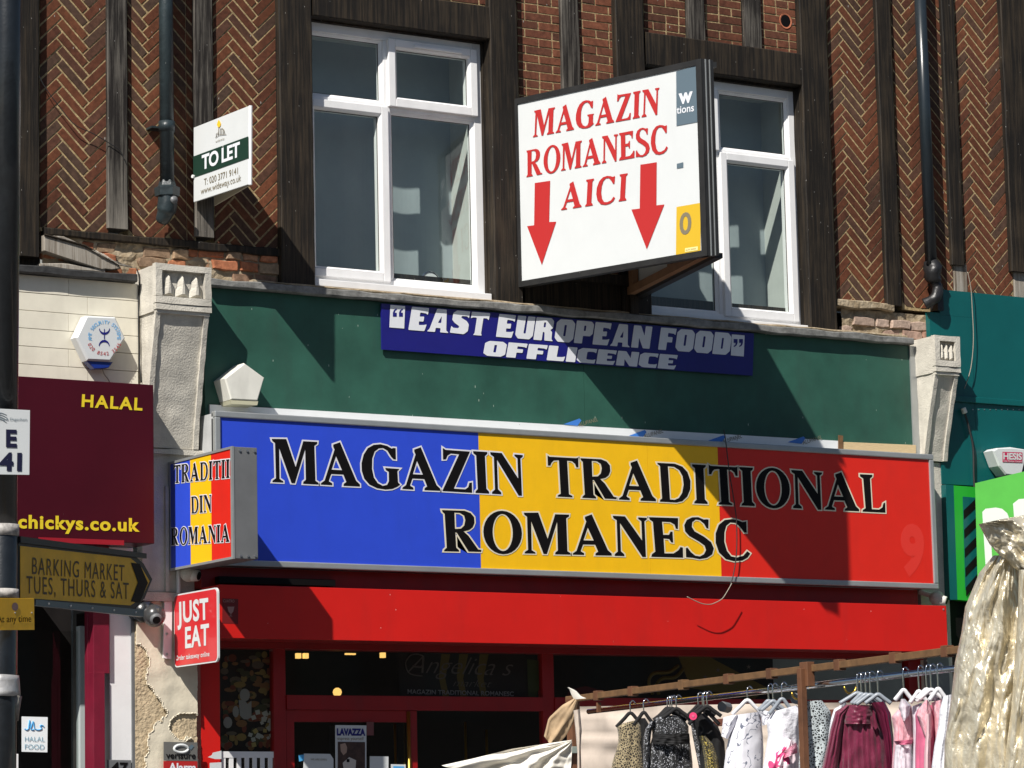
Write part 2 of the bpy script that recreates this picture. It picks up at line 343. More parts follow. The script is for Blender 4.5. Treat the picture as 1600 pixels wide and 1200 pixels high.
M['kerb'] = mat('granite_kerb', (.28, .28, .27), .9, var=.2)
M['wirelight'] = mat('pale_cable', (.28, .25, .2), .6)
M['wiredark'] = mat('dark_cable', (.02, .02, .02), .6)

# ------------------------------------------------------------------ lettering
def trace(pts, x0, y0, slope, H):
    return [((x - x0) / H, (y0 + slope * (x - x0) - y) / H) for x, y in pts]
GL = {}
def g(ch, x0, y0, slope, H, *polys):
    ps = [trace(p, x0, y0, slope, H) for p in polys]
    mx = min(q[0] for p in ps for q in p); ps = [[(a - mx, b) for a, b in p] for p in ps]
    GL[ch] = (ps, max(q[0] for p in ps for q in p))
g('M', 112, 607, .047, 497, [(112,108),(283,108),(388,432),(482,130),(648,137),(645,158),(612,180),(618,590),(655,615),(655,633),(472,625),(475,605),(505,580),(503,220),(375,620),(335,618),(197,215),(197,570),(240,600),(240,612),(112,607),(118,590),(155,565),(150,155),(118,130)])
g('A', 668, 636, .045, 500, [(825,165),(908,135),(1095,590),(1138,630),(1138,655),(940,648),(945,625),(975,605),(940,515),(795,510),(765,590),(772,602),(805,620),(805,642),(668,635),(672,620),(715,590),(840,225),(825,190)], [(855,300),(800,460),(925,465)])
g('G', 1092, 660, .03, 485, [(1455,212),(1400,182),(1320,165),(1240,175),(1170,215),(1120,290),(1093,390),(1094,480),(1120,565),(1180,632),(1270,672),(1370,685),(1450,677),(1510,650),(1545,625),(1520,600),(1515,470),(1540,445),(1370,437),(1378,460),(1412,480),(1412,590),(1390,632),(1340,645),(1280,615),(1235,550),(1215,450),(1220,330),(1250,250),(1300,212),(1350,207),(1400,235),(1440,300),(1470,332),(1500,335),(1500,205),(1470,203)])
g('Z', 488, 626, .045, 478, [(505,130),(540,152),(830,168),(625,598),(765,605),(800,580),(815,530),(845,525),(845,643),(488,625),(700,200),(600,192),(560,215),(540,260),(505,262)])
g('I', 875, 648, .045, 472, [(860,172),(1030,180),(1028,200),(1000,225),(1008,600),(1040,635),(1040,655),(875,648),(880,630),(905,605),(895,220),(862,195)])
g('N', 1065, 652, .045, 470, [(1055,178),(1195,187),(1385,475),(1382,245),(1345,215),(1348,200),(1448,207),(1445,225),(1418,245),(1425,672),(1385,672),(1135,265),(1138,600),(1175,635),(1178,658),(1065,652),(1068,632),(1102,605),(1098,230),(1060,205)])
g('T', 168, 582, .045, 470, [(60,97),(85,112),(390,125),(415,118),(415,232),(390,232),(375,190),(340,160),(285,155),(300,555),(340,575),(340,590),(168,582),(172,568),(205,550),(190,150),(130,155),(105,180),(90,215),(62,215)])
g('R', 455, 598, .045, 465, [(440,132),(680,142),(745,168),(782,215),(785,280),(765,330),(725,362),(665,375),(720,430),(820,585),(855,592),(850,612),(716,606),(592,388),(578,386),(585,560),(615,590),(615,605),(455,598),(458,585),(485,560),(468,175),(445,152)], [(572,160),(630,165),(675,195),(687,250),(675,310),(640,345),(575,348)])
g('D', 1305, 633, .04, 460, [(1283,175),(1490,182),(1580,215),(1640,280),(1672,380),(1668,480),(1630,570),(1570,625),(1500,642),(1305,633),(1308,615),(1332,598),(1315,208),(1288,190)], [(1408,212),(1480,218),(1540,255),(1580,330),(1590,430),(1570,530),(1530,590),(1480,612),(1425,608)])
def ell(cx, cy, rx, ry, n=28): return [(cx + rx * math.cos(2*math.pi*k/n), cy + ry * math.sin(2*math.pi*k/n)) for k in range(n)]
GL['O'] = ([ell(.45, .5, .45, .535), ell(.45, .5, .235, .46)], .9)
g('L', 1337, 420, .045, 287, [(1325,133),(1425,137),(1423,150),(1405,165),(1412,402),(1470,405),(1497,388),(1505,358),(1520,350),(1520,428),(1337,420),(1340,408),(1362,395),(1350,165),(1325,148)])
g('E', 890, 1086, .02, 243, [(882,842),(1058,845),(1055,912),(1042,910),(1035,885),(1010,870),(960,868),(965,950),(1000,950),(1010,930),(1022,930),(1024,997),(1012,995),(1000,975),(967,972),(970,1065),(1025,1065),(1055,1045),(1068,1025),(1082,1028),(1082,1090),(890,1086),(895,1070),(915,1055),(905,870),(885,855)])
g('S', 60, 772, .02, 292, [(235,485),(232,553),(217,548),(200,515),(170,490),(140,485),(115,505),(110,540),(130,575),(200,615),(250,655),(268,700),(255,745),(215,772),(160,782),(110,772),(62,768),(62,702),(74,697),(100,732),(130,757),(165,762),(195,745),(210,715),(200,680),(160,650),(90,610),(60,575),(55,530),(75,490),(115,470),(160,468),(200,485),(222,483)])
g('C', 288, 776, .02, 290, [(520,498),(520,580),(503,580),(470,535),(440,508),(400,505),(370,530),(355,580),(352,650),(370,720),(400,760),(440,768),(490,755),(520,720),(542,737),(520,768),(480,790),(420,795),(360,780),(310,730),(288,660),(290,590),(315,525),(360,488),(415,480),(460,490),(490,502)])
HV = {
 'E': ([[(0,0),(70,0),(76,30),(66,26),(42,24),(40,40),(60,40),(60,62),(40,60),(40,78),(66,76),(74,70),(76,100),(0,100)]], 76),
 'A': ([[(0,0),(36,0),(36,18),(58,18),(58,0),(96,0),(84,10),(72,100),(30,100),(10,12)], [(42,40),(57,40),(55,70)]], 96),
 'S': ([[(0,2),(62,0),(78,14),(78,44),(66,58),(40,70),(42,78),(66,78),(74,70),(76,100),(18,100),(2,88),(2,58),(14,46),(38,32),(34,24),(12,24),(2,32)]], 78),
 'T': ([[(20,0),(60,0),(55,8),(55,76),(72,76),(80,68),(82,100),(0,100),(0,70),(8,76),(26,76),(26,8)]], 82),
 'U': ([[(4,100),(42,100),(40,24),(50,24),(50,100),(84,100),(84,16),(70,0),(18,0),(4,16)]], 84),
 'R': ([[(0,0),(38,0),(38,38),(46,36),(50,0),(90,0),(82,8),(80,40),(70,48),(82,58),(82,88),(70,100),(0,100)], [(38,58),(38,80),(47,80),(47,58)]], 90),
 'O': ([[(16,0),(70,0),(86,16),(86,84),(70,100),(16,100),(0,84),(0,16)], [(38,26),(38,76),(48,76),(48,26)]], 86),
 'P': ([[(0,0),(38,0),(38,34),(70,34),(82,46),(82,88),(70,100),(0,100)], [(38,56),(38,80),(47,80),(47,56)]], 82),
 'N': ([[(0,0),(34,0),(32,46),(56,0),(88,0),(88,100),(56,100),(56,56),(34,100),(0,100)]], 88),
 'F': ([[(0,0),(38,0),(38,36),(62,36),(62,60),(38,60),(38,78),(66,76),(74,70),(76,100),(0,100)]], 76),
 'D': ([[(0,0),(66,0),(84,18),(84,82),(66,100),(0,100)], [(38,26),(38,76),(47,76),(47,26)]], 84),
 'L': ([[(0,0),(68,0),(72,34),(62,28),(38,26),(38,100),(0,100)]], 72),
 'I': ([[(0,0),(38,0),(38,100),(0,100)]], 38),
 'C': ([[(16,0),(74,0),(76,30),(66,24),(44,24),(38,28),(38,74),(44,78),(66,78),(74,70),(76,100),(16,100),(0,84),(0,16)]], 76)}
def chaikin(p, c=.035):
    out = []
    n = len(p)
    for i in range(n):
        a = Vector(p[i - 1]); b = Vector(p[i]); d = Vector(p[(i + 1) % n])
        l1 = (a - b).length; l2 = (d - b).length; k1 = min(c, l1 * .4); k2 = min(c, l2 * .4)
        q1 = b + (a - b).normalized() * k1; q3 = b + (d - b).normalized() * k2
        out += [tuple(q1), tuple(b * .5 + (q1 + q3) * .25), tuple(q3)]
    return out
for k, (ps, wd) in list(HV.items()):
    HV[k] = ([chaikin([(a / 100, b / 100) for a, b in p]) for p in ps], wd / 100)
def curve_polys(polys, offset=0.0):
    cu = bpy.data.curves.new("tmp", 'CURVE'); cu.dimensions = '2D'; cu.fill_mode = 'FRONT'; cu.offset = offset
    for p in polys:
        sp = cu.splines.new('POLY'); sp.points.add(len(p) - 1)
        for q, (a, b) in zip(sp.points, p): q.co = (a, b, 0, 1)
        sp.use_cyclic_u = True
    return cu
def curve_to_verts(cu):
    o = bpy.data.objects.new("tmp", cu); COL.objects.link(o)
    dg = bpy.context.evaluated_depsgraph_get(); me = o.evaluated_get(dg).to_mesh()
    vs = [v.co.copy() for v in me.vertices]; fs = [tuple(p.vertices) for p in me.polygons]
    o.evaluated_get(dg).to_mesh_clear(); bpy.data.objects.remove(o); bpy.data.curves.remove(cu)
    return vs, fs
def word(text, font, gap=.05, offset=0.0, space=.4):
    x = 0; V = []; F = []; W = 0
    for ch in text:
        if ch == ' ': x += space; continue
        ps, wd = font[ch]
        vs, fs = curve_to_verts(curve_polys([[(a + x, b) for a, b in p] for p in ps], offset))
        bs = len(V); V += vs; F += [tuple(i + bs for i in f) for f in fs]
        W = x + wd; x = W + gap
    return V, F, (0, W, 1.0)
_cap = {}
def bfont(text, bold=0.0, shear=0.0, spacing=1.0):
    def mk(t):
        cu = bpy.data.curves.new("tmp", 'FONT'); cu.body = t; cu.size = 1; cu.offset = bold; cu.shear = shear; cu.space_character = spacing
        cu.fill_mode = 'FRONT'; cu.resolution_u = 4
        return curve_to_verts(cu)
    if 'H' not in _cap: _cap['H'] = max(v.y for v in mk('H')[0]) - 0.0
    V, F = mk(text)
    return V, F, (min(v.x for v in V), max(v.x for v in V), _cap['H'] + bold)
def place(name, vf, fn, bl, br, tl, mt, parent, off=0.003, slant=0.0):
    """flat lettering: bl, br = the ends of the base line, tl = top of the first letter"""
    V, F, (x0, x1, h) = vf
    O = fn(*bl, off=off); U = (fn(*br, off=off) - O) / (x1 - x0); T = (fn(*tl, off=off) - O) / h
    me = bpy.data.meshes.new(name)
    me.from_pydata([O + U * (v.x - x0) + T * v.y + U.normalized() * v.y * slant * T.length for v in V], [], F)
    return link(name, me, mt, parent)
def poly(name, fn, pts, mt, parent, off=0.003):
    me = bpy.data.meshes.new(name); me.from_pydata([fn(x, y, off=off) for x, y in pts], [], [tuple(range(len(pts)))])
    return link(name, me, mt, parent)
def slab(name, fn, pts, th, mt, parent=None, off=0.0, inset=0.0, bevel=0.0):
    """a board: its face has these corners, th is its thickness behind the face"""
    f = [fn(x, y, off=off) for x, y in pts]; n = (f[1] - f[0]).cross(f[2] - f[0]).normalized()
    if n.dot(f[0] - CAM) < 0: n = -n
    return MB().prism(f, n * th, inset).build(name, mt, parent, bevel=bevel)
def line(name, fn, pts, r, mt, parent, off=0.0, seg=6, sm=True):
    p = [fn(x, y, off=off) for x, y in pts]
    return MB().tube(smooth_curve(p) if sm else p, r, seg).build(name, mt, parent, smooth=True)

# ================================================================== GROUND
def struct(name, mb, mt): return tag(mb.build(name, mt), kind='structure')
struct('pavement', MB().box(-60, 80, -5.0, 0.35, -.12, 0.0), M['pave'])
struct('kerb', MB().box(-60, 80, -5.15, -5.0, -.12, 0.002), M['kerb'])
struct('road', MB().box(-60, 80, -14, -5.15, -.3, -.12), M['asphalt'])
struct('far_pavement', MB().box(-60, 80, -30, -14, -.3, 0.0), M['pave'])
struct('ground', MB().box(-300, 300, -300, 300, -.6, -.3), M['asphalt'])

# the terrace across the street, behind the viewpoint: it closes the street as real houses do
M['opp'] = mat('dull_brown_brick', (.13, .085, .06), .9, var=.2)
M['oppglass'] = mat('dark_window', (.03, .035, .04), .15)
for k in range(13):
    x0_ = -26 + k * 8.0
    hs_ = thing('opposite_house', 'brown brick terraced house across the street, number %s from the left end' % ('one two three four five six seven eight nine ten eleven twelve thirteen'.split()[k]), 'house', (x0_ + 4, -30, 0), 'terrace across the street')
    MB().box(x0_, x0_ + 7.98, -36, -30, 0.0, 8.6 + .5 * (k % 3)).build('wall', M['opp'], hs_)
    for i in range(3):
        for z_ in (3.9, 6.6):
            MB().box(x0_ + .9 + i * 2.4, x0_ + 2.1 + i * 2.4, -30.0, -29.96, z_, z_ + 1.6).build('window', M['oppglass'], hs_)
    MB().box(x0_ + .4, x0_ + 7.6, -30.0, -29.94, .4, 2.6).build('shop_window', M['oppglass'], hs_)

# ================================================================== UPPER STOREY
ZT = P(1500, -70).z
ZH = (P(70, 350).z + P(1390, 482).z) / 2          # foot of the herringbone
ZF = (P(330, 449).z + P(1422, 544).z) / 2         # top of the green fascia
def X(px, py=200, d=0.0): return P(px, py, d).x
def Z(px, py, d=0.0): return P(px, py, d).z
XB1, XB2 = X(291), X(1449)
XL, XR = X(-150), X(1760)
def house(label, x0, x1):
    return thing('timber_framed_house', label, 'house', ((x0 + x1) / 2, 0.0, 0.0), None)
HL = house('left house of the terrace, its herringbone brick above the maroon sign and cream boards', XL, XB1)
HM = house('middle house of the terrace with two white windows above the green fascia', XB1, XB2)
HR = house('right house of the terrace, its herringbone brick above the teal panels', XB2, XR)
# core of the terrace behind the frontage (also floors of the rooms)
for h, a, b in ((HL, XL, XB1 - .002), (HM, XB1, XB2), (HR, XB2 + .002, XR)):
    MB().box(a, b, 2.2, 6.0, 0, ZT).build('rear_wall', M['roomwall'], h)
    MB().box(a, b, -.0, 6.0, ZT + .002, ZT + .2).build('wall_plate', M['timber'], h)
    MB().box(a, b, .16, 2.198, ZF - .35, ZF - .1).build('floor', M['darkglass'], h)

BR_L, BR_W, BR_J = .228, .0555, .0098             # brick length and width with joint, joint
def clip(poly, x0, x1, z0, z1):
    for ax, s, lim in ((0, 1, x0), (0, -1, x1), (1, 1, z0), (1, -1, z1)):
        out = []
        for i in range(len(poly)):
            a, b = poly[i - 1], poly[i]; ia = s * (a[ax] - lim) >= 0; ib = s * (b[ax] - lim) >= 0
            if ia != ib:
                t = (lim - a[ax]) / (b[ax] - a[ax]); out.append((a[0] + (b[0] - a[0]) * t, a[1] + (b[1] - a[1]) * t))
            if ib: out.append(b)
        poly = out
        if len(poly) < 3: return None
    return poly
def area(p): return abs(sum(p[i-1][0]*p[i][1] - p[i][0]*p[i-1][1] for i in range(len(p)))) / 2
bricks = {HL.name: [], HM.name: [], HR.name: []}
def inview(x, z):
    c = Vector((x, 0, z)) - CAM
    k = FOC / (RX[2]*c.x + RY[2]*c.y + RZ[2]*c.z)
    u = CX + k * (RX[0]*c.x + RY[0]*c.y + RZ[0]*c.z); v = CY + k * (RX[1]*c.x + RY[1]*c.y + RZ[1]*c.z)
    return -30 < u < 1630 and -20 < v < 1220
def wob(x, z, s): return noise.noise(Vector((x * 9 + s, z * 9, s * 3.7))) * .0032
def put(house_o, pg, mt, whole):
    a = area(pg)
    if a < .0004: return
    cx = sum(p[0] for p in pg) / len(pg); cz = sum(p[1] for p in pg) / len(pg)
    bricks[house_o.name].append((a if inview(cx, cz) else 0, cx, cz, pg, mt, whole))
def herring(h, x0, x1, z0, z1, xvalley, zph=0.0):
    zrf = ZH
    MB().box(x0, x1, .0012, .14, z0 - .02, z1).build('mortar_bed', M['mortar'], h)
    L, W, J = BR_L, BR_W, BR_J; r = math.sqrt(.5)
    rot = lambda a, b: ((a - b) * r, (a + b) * r)
    # in the rotated frame the rising brick begins at the origin and ends in the peak
    base = xvalley
    for m in range(-4, 5):
        for k in range(-6, 160):
            ox = k * W + m * (L + W); oy = k * W + m * (W - L)
            for kind in (0, 1):
                if kind == 0: q = (ox + J/2, oy + J/2, ox + L - J/2, oy + W - J/2)
                else: q = (ox + L + J/2, oy + W - L + J/2, ox + L + W - J/2, oy + W - J/2)
                pts = [rot(q[0], q[1]), rot(q[2], q[1]), rot(q[2], q[3]), rot(q[0], q[3])]
                pts = [(base + a, zrf - .6 + zph + b) for a, b in pts]
                if max(p[0] for p in pts) < x0 or min(p[0] for p in pts) > x1 or max(p[1] for p in pts) < z0 or min(p[1] for p in pts) > z1: continue
                c = clip(pts, x0 + .001, x1 - .001, z0, z1)
                if c: put(h, c, 'brick', len(c) == 4 and abs(area(c) - (L - J) * (W - J)) < 1e-6)
def course(h, x0, x1, z0, z1, ph=0):
    MB().box(x0, x1, .0012, .14, z0 - .02, z1).build('mortar_bed', M['mortar'], h)
    W, L, J = .0535, .200, .008; k0 = int(z0 / W) - 1
    k = k0
    while k * W < z1:
        off = (.5 * L if k % 2 else 0) + ph
        i = int((x0 - off) / L) - 1
        while i * L + off < x1:
            if (i * 7 + k * 3) % 5 == 0: cuts = [(0, L * .5), (L * .5, L)]
            else: cuts = [(0, L)]
            for a, b in cuts:
                c = clip([(i*L + off + a + J/2, k*W + J/2), (i*L + off + b - J/2, k*W + J/2), (i*L + off + b - J/2, (k + 1)*W - J/2), (i*L + off + a + J/2, (k + 1)*W - J/2)], x0 + .001, x1 - .001, z0, z1)
                if c: put(h, c, 'brick_course', False)
            i += 1
        k += 1
# --- timbers: (house, px left, px right, reference y, z low, z high, depth, material)
def timber(h, pl, pr, zl, zh, d, mt, name='timber_post', ref=200, amp=.004):
    return rough_box(name, X(pl, ref, d), X(pr, ref, d), -.10, d, zl, zh, M[mt], h, amp, seed=pl * .37)
ZP = Z(460, 443, .05)
timber(HL, 30, 62, Z(45, 400, .05), ZT, .05, 'timber')
timber(HL, -150, -70, ZH, ZT, .05, 'timber')
timber(HL, 169, 200, Z(185, 357, .03), ZT, .03, 'stud')
timber(HM, 305, 334, Z(320, 370, .03), ZT, .03, 'stud', ref=200)
ZB1 = Z(766, 61, .05)                               # underside of the window head beams
ZB1t = Z(766, 10, .05)
timber(HM, 438, 490, ZP - .05, ZT, .05, 'timber')
timber(HM, 769, 812, ZP - .05, ZT, .05, 'timber')
timber(HM, 1256, 1298, Z(1290, 518, .05), ZT, .05, 'timber')
timber(HM, 967, 1011, ZP - .05, ZT, .05, 'timber')
ZB2 = Z(1200, 126, .05); ZB2t = Z(1200, 76, .05)
rough_box('head_beam', X(490, 60, .05) + .002, X(769, 60, .05) - .002, -.10, .046, ZB1, ZB1t, M['timber'], HM, .004, 3)
rough_box('head_beam', X(1011, 100, .05) + .002, X(1256, 100, .05) - .002, -.10, .046, ZB2, ZB2t, M['timber'], HM, .004, 5)
timber(HM, 879, 907, ZH, ZT, .03, 'stud', ref=100)
timber(HM, 1076, 1102, ZB2t + .002, ZT, .03, 'stud', ref=30)
timber(HM, 1164, 1190, ZB2t + .002, ZT, .03, 'stud', ref=30)
timber(HM, 1376, 1399, Z(1400, 477, .035), ZT, .035, 'timber')
timber(HR, 1479, 1499, Z(1498, 414, .03), ZT, .03, 'timber')
timber(HR, 1481, 1502, Z(1498, 470), Z(1498, 413), .008, 'old_wood', name='timber_stump')
timber(HR, 1572, 1625, Z(1590, 424, .04), ZT, .04, 'timber')
timber(HR, 1574, 1612, Z(1590, 480), Z(1590, 423), .008, 'old_wood', name='timber_stump')
# --- brick infill
herring(HL, X(-70), X(30), ZH, ZT, X(0))
herring(HL, X(62) , X(169), ZH, ZT, X(139), .010)
herring(HL, X(200), XB1, ZH, ZT, X(232), .03)
herring(HM, XB1 + .0005, X(305), ZH, ZT, X(232), .03)
herring(HM, X(334), X(438), ZH, ZT, X(404), .02)
herring(HM, X(1298), X(1376), ZH, ZT, X(1350, 130), .0)
herring(HM, X(1399), XB2, ZH, ZT, X(1419, 130), .03)
herring(HR, XB2 + .0005, X(1479), ZH - .1, ZT, X(1419, 130), .03)
herring(HR, X(1499), X(1572), ZH - .1, ZT, X(1544, 130), .01)
# above window 1, centre bays, above window 2
course(HM, X(490), X(769), ZB1t + .001, ZT)
course(HM, X(812), X(879), ZH, ZT, .03)
course(HM, X(907), X(967), ZH, ZT, .06)
course(HM, X(1011), X(1076), ZB2t + .001, ZT, .1)
course(HM, X(1102), X(1164), ZB2t + .001, ZT, .02)
course(HM, X(1190), X(1256), ZB2t + .001, ZT, .08)
# vent hole in the last bay: a terracotta ring proud of the bricks
vc = P(1227, 33, 0); ring = []
vent = MB()
n = 18; vv = []; ff = []
for rr, dd in ((.040, 0.10), (.040, -.004), (.049, -.006), (.051, .02)):
    for k in range(n): vv.append((vc.x + rr * math.cos(2*math.pi*k/n), dd, vc.z + rr * 1.05 * math.sin(2*math.pi*k/n)))
for a in range(3):
    for k in range(n): ff.append((a*n + k, a*n + (k+1) % n, (a+1)*n + (k+1) % n, (a+1)*n + k))
vent.add(vv, ff).build('vent_pipe', mat('terracotta', (.42, .14, .07), .8, var=.2), HM)
MB().tube([(vc.x, -.0035, vc.z), (vc.x, .01, vc.z)], .0395, 18).build('vent_hole', M['black'], HM)

wholemesh = {}
def brick_mesh(pg, mtname, whole, proud):
    cx = sum(p[0] for p in pg) / len(pg); cz = sum(p[1] for p in pg) / len(pg)
    mb = MB(); mb.prism([(p[0] - cx, -proud, p[1] - cz) for p in pg], (0, .014 + proud, 0), .0035)
    return mb.mesh('brick'), cx, cz
for h in (HL, HM, HR):
    lst = sorted(bricks[h.name], key=lambda t: -t[0]); nsing = 0; rest = {}
    for a, cx, cz, pg, mt, whole in lst:
        proud = random.uniform(.0008, .0036)
        if a > 0 and nsing < 297:
            nsing += 1
            rising = whole and (pg[1][1] > pg[0][1])
            key = (mt, whole and ((pg[0][0] < pg[1][0]) , round(abs(pg[0][1] - pg[1][1]), 3)), random.randrange(4))
            if whole and key in wholemesh: me = wholemesh[key]
            else:
                pgj = [(p[0] + wob(p[0], p[1], 1), p[1] + wob(p[0], p[1], 2)) for p in pg]
                me, _, _ = brick_mesh(pgj, mt, whole, 0.0)
                # keep the mesh centred on the unjittered centre
                if whole: wholemesh[key] = me
            o = bpy.data.objects.new('brick', me); COL.objects.link(o)
            if not me.materials: me.materials.append(M[mt])
            o.parent = h; o.location = (cx - h.location.x, -proud - h.location.y, cz - h.location.z)
        else:
            rest.setdefault(mt, []).append((pg, proud))
    for mt, ps in rest.items():
        mb = MB(); rn = []
        for pg, proud in ps:
            n0 = len(mb.f); mb.prism([(p[0] + wob(p[0], p[1], 1), -proud, p[1] + wob(p[0], p[1], 2)) for p in pg], (0, .014 + proud, 0), .0035)
            r_ = random.random(); rn += [r_] * (len(pg) * 3)
        me = bpy.data.meshes.new('brickwork'); me.from_pydata(mb.v, [], mb.f)
        at = me.attributes.new('rnd', 'FLOAT', 'POINT'); at.data.foreach_set('value', rn)
        tag(link('brickwork', me, M[mt], h), kind='stuff')
    print('bricks', h['label'][:12], len(lst), nsing)

# --- crumbling band between the brick panels and the flashing
def rubble(h, x0, x1, z0, z1, mt, seed, d=.02, ow=.17, oh=.062):
    mb = MB(); nx = int((x1 - x0) / .03) + 1; nz = int((z1 - z0) / .025) + 1; vs = []; fs = []
    for j in range(nz + 1):
        for i in range(nx + 1):
            x = x0 + (x1 - x0) * i / nx; z = z0 + (z1 - z0) * j / nz
            e = noise.noise(Vector((x * 14 + seed, z * 18, seed))) * .016 + noise.noise(Vector((x * 45, z * 45, seed))) * .006
            vs.append((x, -d * .3 - e + .006, z))
    for j in range(nz):
        for i in range(nx):
            a = j * (nx + 1) + i; fs.append((a, a + 1, a + nx + 2, a + nx + 1))
    mb.add(vs, fs).build('mortar_bed', M['rubble'], h)
    rnd = random.Random(seed); z = z0 + .004; row = 0
    while z + oh < z1 + .01:
        x = x0 + rnd.uniform(-.1, 0)
        while x < x1 - .04:
            wd = ow * rnd.uniform(.55, 1.05); a = max(x, x0); b = min(x + wd, x1)
            if b - a > .04 and rnd.random() < .72:
                e = rnd.uniform(-.004, .018); q = []
                for px_, pz_ in ((a, z), ((a+b)/2, z - .002), (b, z), (b, z + oh*.5), (b, z + oh - .008), ((a+b)/2, z + oh - .005), (a, z + oh - .008), (a, z + oh * .5)):
                    q.append((px_ + rnd.uniform(-.007, .007), -d * .3 - e, pz_ + rnd.uniform(-.006, .006)))
                MB().prism(q, (0, .04, 0), .007).build('brick', M[mt], h)
            x += wd + .012
        z += oh + .004; row += 1
ZL2 = Z(100, 424)
rubble(HL, X(66, 400), XB1, ZL2 - .01, ZH - .03, 'brick_old', 5)
rubble(HM, XB1 + .001, X(437, 400), ZF - .02, ZH - .02, 'brick_old', 9)
rubble(HM, X(1316, 500), XB2 - .06, ZF - .02, ZH - .045, 'brick_pale', 12, d=.0, ow=.2)
MB().box(X(812), X(967), -.02, .14, ZF + .05, ZH - .02).build('sill_timber', M['timber'], HM)
# mortar fillet under the right-hand panel, lead-dark ledge under the left-hand panels
rough_box('mortar_fillet', X(1303, 470), X(1392, 470), -.1, .035, ZH - .045, ZH + .006, M['rubble'], HM, .012, 8, .02)
rough_box('timber_ledge', X(66, 360), XB1, -.02, .03, ZH - .045, ZH - .002, M['timber'], HL, .008, 18, .04)
rough_box('timber_ledge', XB1 + .002, X(437, 360), -.02, .028, ZH - .05, ZH - .002, M['timber'], HM, .008, 19, .04)
MB().box(X(-150), X(66), .03, .14, ZL2 - .2, ZH).build('band_backing', M['timber'], HL)
MB().box(XB1 + .001, XB2 - .001, .10, .14, ZF - .2, ZH - .06).build('band_backing', M['timber'], HM)
MB().box(XB2, XR, .03, .14, ZF - .4, ZH - .12).build('band_backing', M['timber'], HR)
# broken bressummer fragment, lying askew on the left
bk = wall_fn(.07)
pts = [(69, 367), (100, 369), (131, 383), (168, 402), (186, 413), (190, 419), (176, 421), (166, 420), (160, 421), (126, 411), (95, 400), (69, 391)]
slab('broken_beam', bk, pts, .08, M['old_wood'], HL, inset=.006)
for k in range(9):
    a = 128 + k * 4; line('splinter', bk, [(a, 383 + k*1.8), (a + 24, 396 + k * 2.2), (a + 30 + k*2, 402 + k * 2)], .004, M['old_wood'], HL, off=.004 + .002 * (k % 3), sm=False)
MB().tube([bk(69, 367, .004), bk(131, 384, .006), bk(186, 414, .004)], .007, 5).build('splinter', M['timber'], HL)

# ================================================================== WINDOWS
def ring_obj(name, x0, x1, z0, z1, w_, d0, d1, mt, parent, wt=None, bev=.004):
    wt = wt or w_
    mb = MB(); mb.box(x0, x0 + w_, -d1, -d0, z0, z1); mb.box(x1 - w_, x1, -d1, -d0, z0, z1)
    mb.box(x0 + w_, x1 - w_, -d1, -d0, z1 - wt, z1); mb.box(x0 + w_, x1 - w_, -d1, -d0, z0, z0 + wt)
    # mitred profile: a bevelled inner bead
    b = .014; f = -d1 ; k = f + b * .9
    X0, X1, Z0, Z1 = x0 + w_, x1 - w_, z0 + wt, z1 - wt
    v = [(X0, f, Z0), (X1, f, Z0), (X1, f, Z1), (X0, f, Z1), (X0 + b, k, Z0 + b), (X1 - b, k, Z0 + b), (X1 - b, k, Z1 - b), (X0 + b, k, Z1 - b),
         (X0 + b, -d0, Z0 + b), (X1 - b, -d0, Z0 + b), (X1 - b, -d0, Z1 - b), (X0 + b, -d0, Z1 - b)]
    mb.add(v, [(0, 1, 5, 4), (1, 2, 6, 5), (2, 3, 7, 6), (3, 0, 4, 7), (4, 5, 9, 8), (5, 6, 10, 9), (6, 7, 11, 10), (7, 4, 8, 11)])
    return mb.build(name, mt, parent, bevel=bev)
def pane(x0, x1, z0, z1, d, parent):
    MB().add([(x0, -d, z0), (x1, -d, z0), (x1, -d, z1), (x0, -d, z1)], [(0, 1, 2, 3)]).build('pane', M['glass'], parent)
    g_ = .006; mb = MB(); y0, y1 = -d - .003, -d
    mb.box(x0, x0 + g_, y0, y1, z0, z1); mb.box(x1 - g_, x1, y0, y1, z0, z1); mb.box(x0 + g_, x1 - g_, y0, y1, z0, z0 + g_); mb.box(x0 + g_, x1 - g_, y0, y1, z1 - g_, z1)
    mb.build('gasket', M['gasket'], parent)
